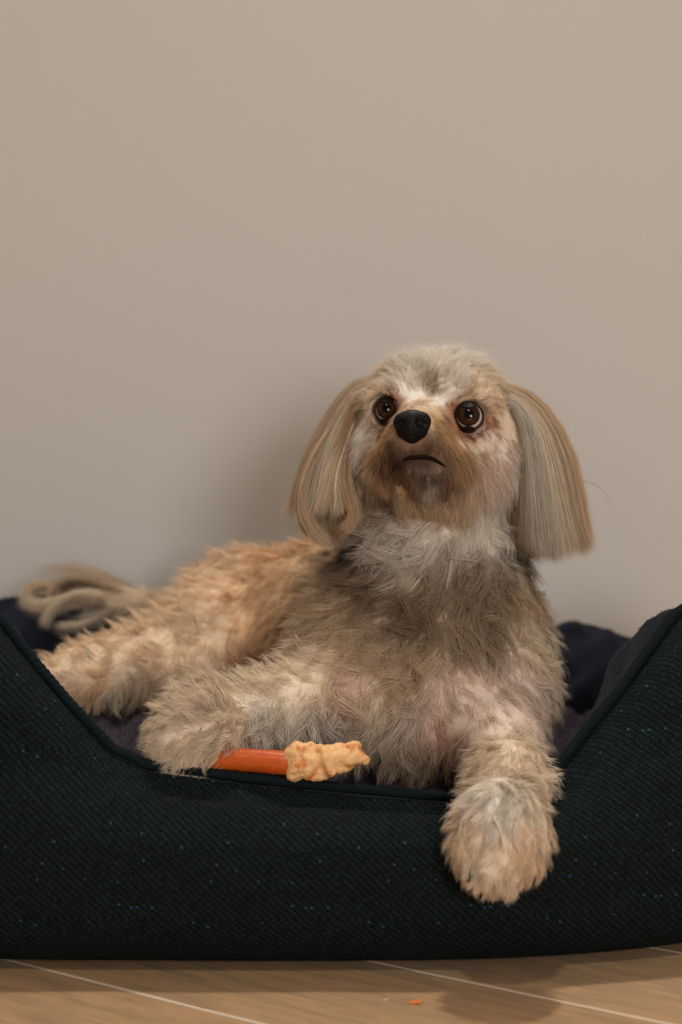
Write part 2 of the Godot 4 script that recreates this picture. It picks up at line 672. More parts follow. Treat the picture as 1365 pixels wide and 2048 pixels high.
class Coat:
	var v := PackedVector3Array()
	var n := PackedVector3Array()
	var c := PackedColorArray()
	var idx := PackedInt32Array()

	# one hair: a ribbon along the points that tapers to its last one
	func strand(p: PackedVector3Array, facing: Vector3, width: float, tone: Color) -> void:
		var last := p.size() - 1
		var first := v.size()
		for k in last:
			var t := p[k + 1] - p[k]
			var side := facing.cross(t).normalized()
			var nn := t.cross(side).normalized()
			var w := side * (width * (0.5 - 0.32 * k / last))
			v.append(p[k] - w)
			v.append(p[k] + w)
			n.append(nn)
			n.append(nn)
			c.append(tone)
			c.append(tone)
			if k < last - 1:
				var a := first + k * 2
				idx.append(a)
				idx.append(a + 1)
				idx.append(a + 2)
				idx.append(a + 1)
				idx.append(a + 3)
				idx.append(a + 2)
		v.append(p[last])
		n.append(n[n.size() - 1])
		c.append(tone)
		var e := first + (last - 1) * 2
		idx.append(e)
		idx.append(e + 1)
		idx.append(e + 2)

	func mesh() -> ArrayMesh:
		var arr := []
		arr.resize(Mesh.ARRAY_MAX)
		arr[Mesh.ARRAY_VERTEX] = v
		arr[Mesh.ARRAY_NORMAL] = n
		arr[Mesh.ARRAY_COLOR] = c
		arr[Mesh.ARRAY_INDEX] = idx
		var m := ArrayMesh.new()
		m.add_surface_from_arrays(Mesh.PRIMITIVE_TRIANGLES, arr)
		return m


# a field of blended tapered capsules [a, b, ra, rb], meshed as surface nets; carve: [centre, radius] balls taken away
func net(bones: Array, blend: float, cell: float, carve: Array = []) -> Hide:
	var lo := Vector3(9, 9, 9)
	var hi := Vector3(-9, -9, -9)
	for b in bones:
		var r: float = maxf(b[2], b[3]) + blend + cell * 3
		var rv := Vector3(r, r, r)
		lo = lo.min(b[0] - rv).min(b[1] - rv)
		hi = hi.max(b[0] + rv).max(b[1] + rv)
	var nx := int((hi.x - lo.x) / cell) + 2
	var ny := int((hi.y - lo.y) / cell) + 2
	var nz := int((hi.z - lo.z) / cell) + 2
	var f := PackedFloat32Array()
	f.resize(nx * ny * nz)
	f.fill(1.0)
	for b in bones:
		var a: Vector3 = b[0]
		var ab: Vector3 = b[1] - a
		var l2 := maxf(ab.length_squared(), 1e-9)
		var ra: float = b[2]
		var dr: float = b[3] - ra
		var r: float = maxf(b[2], b[3]) + blend + cell * 2
		var mn: Vector3 = (a.min(b[1]) - Vector3(r, r, r) - lo) / cell
		var mx: Vector3 = (a.max(b[1]) + Vector3(r, r, r) - lo) / cell
		for i in range(maxi(0, int(mn.x)), mini(nx, int(mx.x) + 1)):
			for j in range(maxi(0, int(mn.y)), mini(ny, int(mx.y) + 1)):
				var at := (i * ny + j) * nz
				var p := lo + Vector3(i, j, 0) * cell - a
				for k in range(maxi(0, int(mn.z)), mini(nz, int(mx.z) + 1)):
					var q := p + Vector3(0, 0, k * cell)
					var t := clampf(q.dot(ab) / l2, 0.0, 1.0)
					var d := (q - ab * t).length() - ra - dr * t
					var o := f[at + k]
					var h := blend - absf(o - d)
					d = minf(o, d)
					if h > 0.0:
						d -= h * h / (4.0 * blend)
					f[at + k] = d
	for cv in carve:
		var a: Vector3 = cv[0]
		var r: float = cv[1]
		var bl: float = cv[2] if cv.size() > 2 else cell * 2
		var rr := r + bl + cell * 2
		var mn: Vector3 = (a - Vector3(rr, rr, rr) - lo) / cell
		var mx: Vector3 = (a + Vector3(rr, rr, rr) - lo) / cell
		for i in range(maxi(0, int(mn.x)), mini(nx, int(mx.x) + 1)):
			for j in range(maxi(0, int(mn.y)), mini(ny, int(mx.y) + 1)):
				for k in range(maxi(0, int(mn.z)), mini(nz, int(mx.z) + 1)):
					var d := r - (lo + Vector3(i, j, k) * cell - a).length()
					var at := (i * ny + j) * nz + k
					var o := f[at]
					var h := bl - absf(o - d)
					d = maxf(o, d)
					if h > 0.0:
						d += h * h / (4.0 * bl)
					f[at] = d
	var s := Hide.new()
	var id := PackedInt32Array()
	id.resize(nx * ny * nz)
	id.fill(-1)
	var near := cell * 1.8
	var c8 := PackedFloat32Array()
	c8.resize(8)
	var steps := PackedInt32Array([0, ny * nz, nz, ny * nz + nz, 1, ny * nz + 1, nz + 1, ny * nz + nz + 1])
	for i in nx - 1:
		for j in ny - 1:
			var row := (i * ny + j) * nz
			for k in nz - 1:
				var at := row + k
				if absf(f[at]) > near:
					continue
				var neg := 0
				for e in 8:
					var x := f[at + steps[e]]
					c8[e] = x
					if x < 0.0:
						neg += 1
				if neg == 0 or neg == 8:
					continue
				var gx := c8[1] + c8[3] + c8[5] + c8[7] - c8[0] - c8[2] - c8[4] - c8[6]
				var gy := c8[2] + c8[3] + c8[6] + c8[7] - c8[0] - c8[1] - c8[4] - c8[5]
				var gz := c8[4] + c8[5] + c8[6] + c8[7] - c8[0] - c8[1] - c8[2] - c8[3]
				var mean := (c8[0] + c8[1] + c8[2] + c8[3] + c8[4] + c8[5] + c8[6] + c8[7]) / 8.0
				var g := Vector3(gx, gy, gz)
				var gl := g.length()
				if gl < 1e-9:
					g = Vector3.UP
					gl = 1.0
				g /= gl
				var slope := maxf(gl / (4.0 * cell), 0.3)
				var off := clampf(mean / slope, -cell * 0.8, cell * 0.8)
				id[at] = s.v.size()
				s.v.append(lo + Vector3(i + 0.5, j + 0.5, k + 0.5) * cell - g * off)
				s.n.append(g)
	var dims := PackedInt32Array([ny * nz, nz, 1])
	for i in range(1, nx - 1):
		for j in range(1, ny - 1):
			var row := (i * ny + j) * nz
			for k in range(1, nz - 1):
				var at := row + k
				if id[at] < 0:
					continue
				var f0 := f[at]
				for ax in 3:
					var f1 := f[at + dims[ax]]
					if (f0 < 0.0) == (f1 < 0.0):
						continue
					var u := dims[(ax + 1) % 3]
					var w := dims[(ax + 2) % 3]
					var a := id[at]
					var b := id[at - u]
					var c := id[at - u - w]
					var d := id[at - w]
					if a < 0 or b < 0 or c < 0 or d < 0:
						continue
					if f0 < 0.0:
						s.idx.append_array([a, c, b, a, d, c])
					else:
						s.idx.append_array([a, b, c, a, c, d])
	return s


# spread the guides [place, direction, length mm, lift, curl mm, colour] over a skin
func comb(s: Hide, guides: Array) -> void:
	var gp := PackedVector3Array()
	var gd := PackedVector3Array()
	var gl := PackedVector3Array()
	var gc := PackedVector3Array()
	for g in guides:
		gp.append(g[0])
		gd.append(g[1].normalized())
		gl.append(Vector3(g[2] * 0.001, g[3], g[4] * 0.001))
		var c: Color = HAIR[g[5]].srgb_to_linear()
		gc.append(Vector3(c.r, c.g, c.b))
	var count := gp.size()
	var metric := Vector3(1, 1, 0.55)
	for i in s.v.size():
		var p := s.v[i]
		p += Vector3(wob2.get_noise_3d(p.x * 45.0, p.y * 45.0, p.z * 45.0), wob2.get_noise_3d(p.y * 45.0 + 7.0, p.z * 45.0, p.x * 45.0), 0) * 0.007
		var d := Vector3.ZERO
		var l := Vector3.ZERO
		var c := Vector3.ZERO
		var tot := 0.0
		for k in count:
			var q := ((p - gp[k]) * metric).length_squared() + 0.00003
			var w := 1.0 / (q * q * q)
			tot += w
			d += gd[k] * w
			l += gl[k] * w
			c += gc[k] * w
		c /= tot
		s.flow.append(d / tot)
		s.look.append(l / tot)
		s.tint.append(Color(c.x, c.y, c.z))


# grow locks on a combed skin
func grow(s: Hide, coat: Coat, locks: int, hairs: int, spread: float, width: float, swirl: float, gather: float, bare: Array, N := 5, long := 1.0, wavy := 1.0, vary := 0.09, focus := Vector3.INF, reach := 0.0) -> void:
	var eye := Vector3(0, 0.3, 0)
	var cen := PackedVector3Array()
	cen.resize(N)
	var pts := PackedVector3Array()
	pts.resize(N)
	var left := locks
	while left > 0:
		var q := s.pick(rng)
		var p: Vector3 = s.at(q)
		var nn: Vector3 = s.normal(q)
		if nn.dot((eye - p).normalized()) < -0.3 and rng.randf() < 0.85:
			continue
		if reach > 0.0 and p.distance_to(focus) > reach:
			continue
		left -= 1
		var skip := false
		for b in bare:
			if p.distance_squared_to(b[0]) < b[1] * b[1]:
				skip = true
		if skip:
			continue
		var flow: Vector3 = s.flow[q[0]] * q[3] + s.flow[q[1]] * q[4] + s.flow[q[2]] * q[5]
		var look: Vector3 = s.look[q[0]] * q[3] + s.look[q[1]] * q[4] + s.look[q[2]] * q[5]
		var tint: Color = s.tint[q[0]] * q[3] + s.tint[q[1]] * q[4] + s.tint[q[2]] * q[5]
		var d := (flow - nn * flow.dot(nn)).normalized()
		var turn := wob.get_noise_3d(p.x * 38.0, p.y * 38.0, p.z * 38.0) * swirl * (0.35 + 130.0 * look.z) + rng.randfn(0.0, 0.16)
		d = d.rotated(nn, turn)
		var b := nn.cross(d)
		var length := look.x * rng.randf_range(0.75, 1.15) * long
		var lift := look.y * rng.randf_range(0.7, 1.3)
		var curl := look.z * rng.randf_range(0.5, 1.4) * wavy
		var phase := wob2.get_noise_3d(p.x * 60.0, p.y * 60.0, p.z * 60.0) * 6.0 + rng.randf_range(-0.6, 0.6)
		var rate := rng.randf_range(2.5, 4.5) * (1.0 if rng.randf() < 0.6 else -1.0)
		for k in N:
			var t := float(k) / (N - 1)
			var c := p - nn * 0.0012 + d * (length * t * (1.0 - 0.3 * lift)) + nn * (length * lift * t * (1.0 - 0.42 * t))
			var an := phase + rate * t
			c += (b * (cos(an) - cos(phase)) + nn * 0.7 * (sin(an) - sin(phase))) * curl * t
			c.y -= length * 0.10 * t * t
			cen[k] = c
		var tone := 1.0 + rng.randf_range(-1.2, 0.9) * vary
		for h in hairs:
			var r := sqrt(rng.randf()) * spread
			var an := rng.randf() * TAU
			var off := (d * cos(an) + b * sin(an)) * r
			var bend := Vector3(rng.randf_range(-1, 1), rng.randf_range(-1, 1), rng.randf_range(-1, 1)) * length * 0.10
			var lf := rng.randf_range(0.72, 1.08)
			for k in N:
				var t := float(k) / (N - 1)
				pts[k] = cen[0] + (cen[k] - cen[0]) * lf + off * (1.0 - gather * t) + bend * t * t
			var facing := (nn + b * rng.randf_range(-0.8, 0.8)).normalized()
			var m := tone * rng.randf_range(0.86, 1.1)
			coat.strand(pts, facing, width, Color(tint.r * m, tint.g * m, tint.b * m))


# long hair that follows guide curves side by side; guides: [curve, colour]
func curtain(coat: Coat, guides: Array, locks: int, hairs: int, thick: float, spread: float, width: float, ragged: float, segments := 9, vary := 0.14, point := 0.0) -> void:
	var curves := []
	var tones := []
	for g in guides:
		curves.append(smooth_curve(PackedVector3Array(g[0]), segments))
		tones.append(HAIR[g[1]].srgb_to_linear())
	var cen := PackedVector3Array()
	cen.resize(segments + 1)
	var pts := PackedVector3Array()
	pts.resize(segments + 1)
	for lock in locks:
		var u := rng.randf() * (guides.size() - 1)
		var i := mini(int(u), guides.size() - 2)
		var f := u - i
		var a: PackedVector3Array = curves[i]
		var b: PackedVector3Array = curves[i + 1]
		var depth := rng.randf_range(-1, 1)
		var lf := 1.0 - minf(0.6, ragged * rng.randf() * rng.randf() * 2.6)
		var wave := rng.randf_range(-1, 1) * 0.0022
		var ph := rng.randf() * TAU
		var drift := rng.randfn(0.0, 0.0022)
		var lat := (b[segments / 2] - a[segments / 2]).normalized()
		var out := (a[segments] - a[0]).cross(lat).normalized()
		if out.z < 0:
			out = -out
		for k in segments + 1:
			var t := float(k) / segments
			var x := t * lf * segments
			var j := mini(int(x), segments - 1)
			var g := x - j
			var pa := a[j].lerp(a[j + 1], g)
			var pb := b[j].lerp(b[j + 1], g)
			cen[k] = pa.lerp(pb, f) + out * (depth * thick * (0.25 + 0.75 * sin(PI * minf(t * 0.8, 0.5)))) + lat * (wave * sin(ph + t * 5.0) * t + drift * t)
		var tc: Color = tones[i].lerp(tones[i + 1], f)
		var pick := rng.randf()
		var tone := 1.0 + vary * (rng.randf_range(-1.5, -0.9) if pick < 0.3 else (rng.randf_range(0.3, 0.9) if pick > 0.8 else rng.randf_range(-0.5, 0.3)))
		for h in hairs:
			var r := sqrt(rng.randf()) * spread
			var an := rng.randf() * TAU
			var off := lat * cos(an) * r + out * sin(an) * r
			var bend := Vector3(rng.randf_range(-1, 1), rng.randf_range(-0.5, 0.5), rng.randf_range(-1, 1)) * 0.003
			var cut := rng.randf_range(0.94, 1.0)
			for k in segments + 1:
				var t := float(k) / segments
				pts[k] = cen[0] + (cen[k] - cen[0]) * cut + off * maxf(0.15, 1.0 - 0.55 * sin(PI * t) - point * t) + bend * t * t
			var m := tone * rng.randf_range(0.85, 1.12)
			coat.strand(pts, (out + lat * rng.randf_range(-0.8, 0.8)).normalized(), width, Color(tc.r * m, tc.g * m, tc.b * m))


# ---------------------------------------------------------------- the dog
func dog() -> void:
	var o := base("dog", Vector3(0.03, 0.10, -1.2))
	tag(o, "small cream and tan dog with long drooping ears lying in the bed and looking up", "dog")
	# joints of the trunk and legs: [from, to, radius, radius]
	var bones := [
		[Vector3(0.0640, 0.1830, -1.2050), Vector3(-0.0135, 0.2123, -1.3100), 0.068, 0.056], [Vector3(-0.0135, 0.2123, -1.3100), Vector3(-0.0890, 0.2073, -1.3850), 0.056, 0.052],
		[Vector3(0.0640, 0.1830, -1.2050), Vector3(0.0622, 0.1381, -1.1700), 0.066, 0.040], [Vector3(0.0717, 0.2212, -1.2050), Vector3(0.0633, 0.1807, -1.1900), 0.058, 0.066],
		[Vector3(0.0768, 0.3288, -1.2250), Vector3(0.0731, 0.2784, -1.2150), 0.042, 0.060], [Vector3(0.0731, 0.2784, -1.2150), Vector3(0.0698, 0.2251, -1.2050), 0.060, 0.064],
		# the dog's left foreleg, over the rim
		[Vector3(0.1157, 0.2098, -1.2050), Vector3(0.1232, 0.1661, -1.1850), 0.036, 0.034], [Vector3(0.1232, 0.1661, -1.1850), Vector3(0.1138, 0.1329, -1.1300), 0.034, 0.027], [Vector3(0.1138, 0.1329, -1.1300), Vector3(0.1107, 0.1215, -1.0400), 0.025, 0.0195], [Vector3(0.1107, 0.1215, -1.0400), Vector3(0.0997, 0.1065, -0.9900), 0.0195, 0.019],
		[Vector3(0.0960, 0.1014, -0.9840), Vector3(0.0835, 0.0906, -0.9760), 0.015, 0.009], [Vector3(0.0963, 0.1005, -0.9810), Vector3(0.0919, 0.0836, -0.9730), 0.015, 0.010], [Vector3(0.0995, 0.1005, -0.9810), Vector3(0.1011, 0.0845, -0.9730), 0.015, 0.010], [Vector3(0.1029, 0.1030, -0.9840), Vector3(0.1109, 0.0933, -0.9780), 0.013, 0.009],
		# the dog's right foreleg, on the cushion
		[Vector3(0.0143, 0.2025, -1.2000), Vector3(-0.0083, 0.1616, -1.1600), 0.046, 0.036], [Vector3(-0.0083, 0.1616, -1.1600), Vector3(-0.0504, 0.1563, -1.1150), 0.034, 0.025], [Vector3(-0.0504, 0.1563, -1.1150), Vector3(-0.0835, 0.1550, -1.0850), 0.023, 0.0175], [Vector3(-0.0835, 0.1550, -1.0850), Vector3(-0.1014, 0.1521, -1.0740), 0.018, 0.0165],
		[Vector3(-0.1012, 0.1544, -1.0720), Vector3(-0.1144, 0.1516, -1.0680), 0.0135, 0.0085], [Vector3(-0.1010, 0.1513, -1.0700), Vector3(-0.1122, 0.1445, -1.0630), 0.0135, 0.0085], [Vector3(-0.0991, 0.1495, -1.0680), Vector3(-0.1059, 0.1404, -1.0610), 0.0135, 0.0085], [Vector3(-0.0957, 0.1482, -1.0680), Vector3(-0.0958, 0.1397, -1.0610), 0.012, 0.008],
		# the hind leg stretched to the side
		[Vector3(-0.0884, 0.2058, -1.3750), Vector3(-0.1174, 0.1894, -1.3100), 0.052, 0.042], [Vector3(-0.1174, 0.1894, -1.3100), Vector3(-0.1576, 0.1792, -1.2650), 0.040, 0.026], [Vector3(-0.1576, 0.1792, -1.2650), Vector3(-0.1969, 0.1742, -1.2350), 0.024, 0.018], [Vector3(-0.1969, 0.1742, -1.2350), Vector3(-0.2352, 0.1691, -1.2100), 0.018, 0.014],
		[Vector3(-0.0877, 0.1738, -1.3000), Vector3(-0.1200, 0.1647, -1.2500), 0.022, 0.016],
		# far hind leg tucked under
		[Vector3(-0.0633, 0.1774, -1.4000), Vector3(-0.0686, 0.1498, -1.3300), 0.035, 0.022],
		# tail
		[Vector3(-0.1273, 0.2162, -1.4200), Vector3(-0.1905, 0.2118, -1.4550), 0.016, 0.009], [Vector3(-0.1905, 0.2118, -1.4550), Vector3(-0.2446, 0.2246, -1.4750), 0.009, 0.006],
	]
	var skull := [
		[Vector3(0.0605, 0.3679, -1.1950), Vector3(0.0882, 0.3679, -1.1950), 0.0435, 0.0435], [Vector3(0.0739, 0.3745, -1.2100), Vector3(0.0790, 0.3484, -1.2300), 0.047, 0.046],
		[Vector3(0.0438, 0.3350, -1.1750), Vector3(0.0329, 0.3466, -1.1850), 0.026, 0.028], [Vector3(0.1051, 0.3350, -1.1720), Vector3(0.1138, 0.3504, -1.1850), 0.030, 0.030],
		[Vector3(0.0649, 0.3588, -1.1650), Vector3(0.0528, 0.3572, -1.1120), 0.027, 0.0165], [Vector3(0.0593, 0.3453, -1.1500), Vector3(0.0490, 0.3471, -1.1080), 0.024, 0.0125],
		[Vector3(0.0468, 0.3455, -1.1120), Vector3(0.0389, 0.3358, -1.1400), 0.0125, 0.016], [Vector3(0.0573, 0.3455, -1.1120), Vector3(0.0765, 0.3339, -1.1350), 0.0125, 0.018],
		[Vector3(0.0693, 0.3237, -1.1650), Vector3(0.0601, 0.3280, -1.1180), 0.026, 0.0135], [Vector3(0.0543, 0.3199, -1.1600), Vector3(0.0797, 0.3180, -1.1550), 0.022, 0.024],
		[Vector3(0.0781, 0.3324, -1.2150), Vector3(0.0765, 0.3054, -1.2200), 0.042, 0.040],
		[Vector3(0.0397, 0.3858, -1.1650), Vector3(0.0251, 0.3833, -1.1720), 0.010, 0.009], [Vector3(0.0854, 0.3860, -1.1580), Vector3(0.1063, 0.3828, -1.1650), 0.011, 0.010],
	]
	var er := Vector3(0.0936, 0.3694, -1.1505)
	var el := Vector3(0.0338, 0.3749, -1.1625)
	var nose := Vector3(0.0494, 0.3593, -1.0925)
	var body_skin := net(bones, 0.028, 0.0048)
	var head_skin := net(skull, 0.012, 0.0026, [[er, 0.0118, 0.003], [el, 0.0118, 0.003]])
	var guides := coat_guides()
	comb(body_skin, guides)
	comb(head_skin, guides)
	# one continuous body: trunk, legs and head in one mesh
	var v := body_skin.v.duplicate()
	var nn := body_skin.n.duplicate()
	var idx := body_skin.idx.duplicate()
	var col := body_skin.tint.duplicate()
	var first := v.size()
	v.append_array(head_skin.v)
	nn.append_array(head_skin.n)
	col.append_array(head_skin.tint)
	for k in head_skin.idx:
		idx.append(k + first)
	var skin_mat := mat(Color.WHITE, 0.9, 0.2)
	skin_mat.vertex_color_use_as_albedo = true
	var body := part("body", raw(v, nn, idx, PackedVector2Array(), col), skin_mat, o)
	body.position = -o.position
	var hair := hair_material(0.85)
	var bare := [[er, 0.0108], [el, 0.0092], [nose, 0.0116]]
	var c := Coat.new()
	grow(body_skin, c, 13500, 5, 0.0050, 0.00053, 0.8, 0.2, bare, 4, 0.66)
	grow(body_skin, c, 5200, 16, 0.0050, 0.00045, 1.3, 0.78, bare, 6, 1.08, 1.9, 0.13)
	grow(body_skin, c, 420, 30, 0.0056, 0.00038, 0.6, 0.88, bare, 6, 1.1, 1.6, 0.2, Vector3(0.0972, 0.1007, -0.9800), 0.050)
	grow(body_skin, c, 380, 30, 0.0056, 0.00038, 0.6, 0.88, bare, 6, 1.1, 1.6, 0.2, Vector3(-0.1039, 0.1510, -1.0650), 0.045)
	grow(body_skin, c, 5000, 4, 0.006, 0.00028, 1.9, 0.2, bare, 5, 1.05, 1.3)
	part("body_coat", c.mesh(), hair, body).set_meta("kind", "stuff")
	c = Coat.new()
	grow(head_skin, c, 10500, 5, 0.0028, 0.00039, 0.6, 0.2, bare, 4, 0.72)
	grow(head_skin, c, 4200, 13, 0.0027, 0.00030, 0.8, 0.85, bare, 5, 1.0, 1.0, 0.17)
	grow(head_skin, c, 3600, 9, 0.0019, 0.00025, 0.8, 0.8, bare, 5, 1.0, 1.0, 0.22, Vector3(0.0584, 0.3420, -1.1120), 0.040)
	grow(head_skin, c, 3500, 3, 0.004, 0.00020, 1.2, 0.2, bare, 5, 1.35, 1.4)
	part("head_coat", c.mesh(), hair, body).set_meta("kind", "stuff")
	eyes(o, er, Vector3(-0.13, 0.16, 1), 1.0)
	eyes(o, el, Vector3(-0.06, 0.12, 1), 0.9)
	nose_part(o, nose)
	mouth(o)
	ears(o, hair)
	tail(o, hair)
	claws(o)
	whiskers(o)


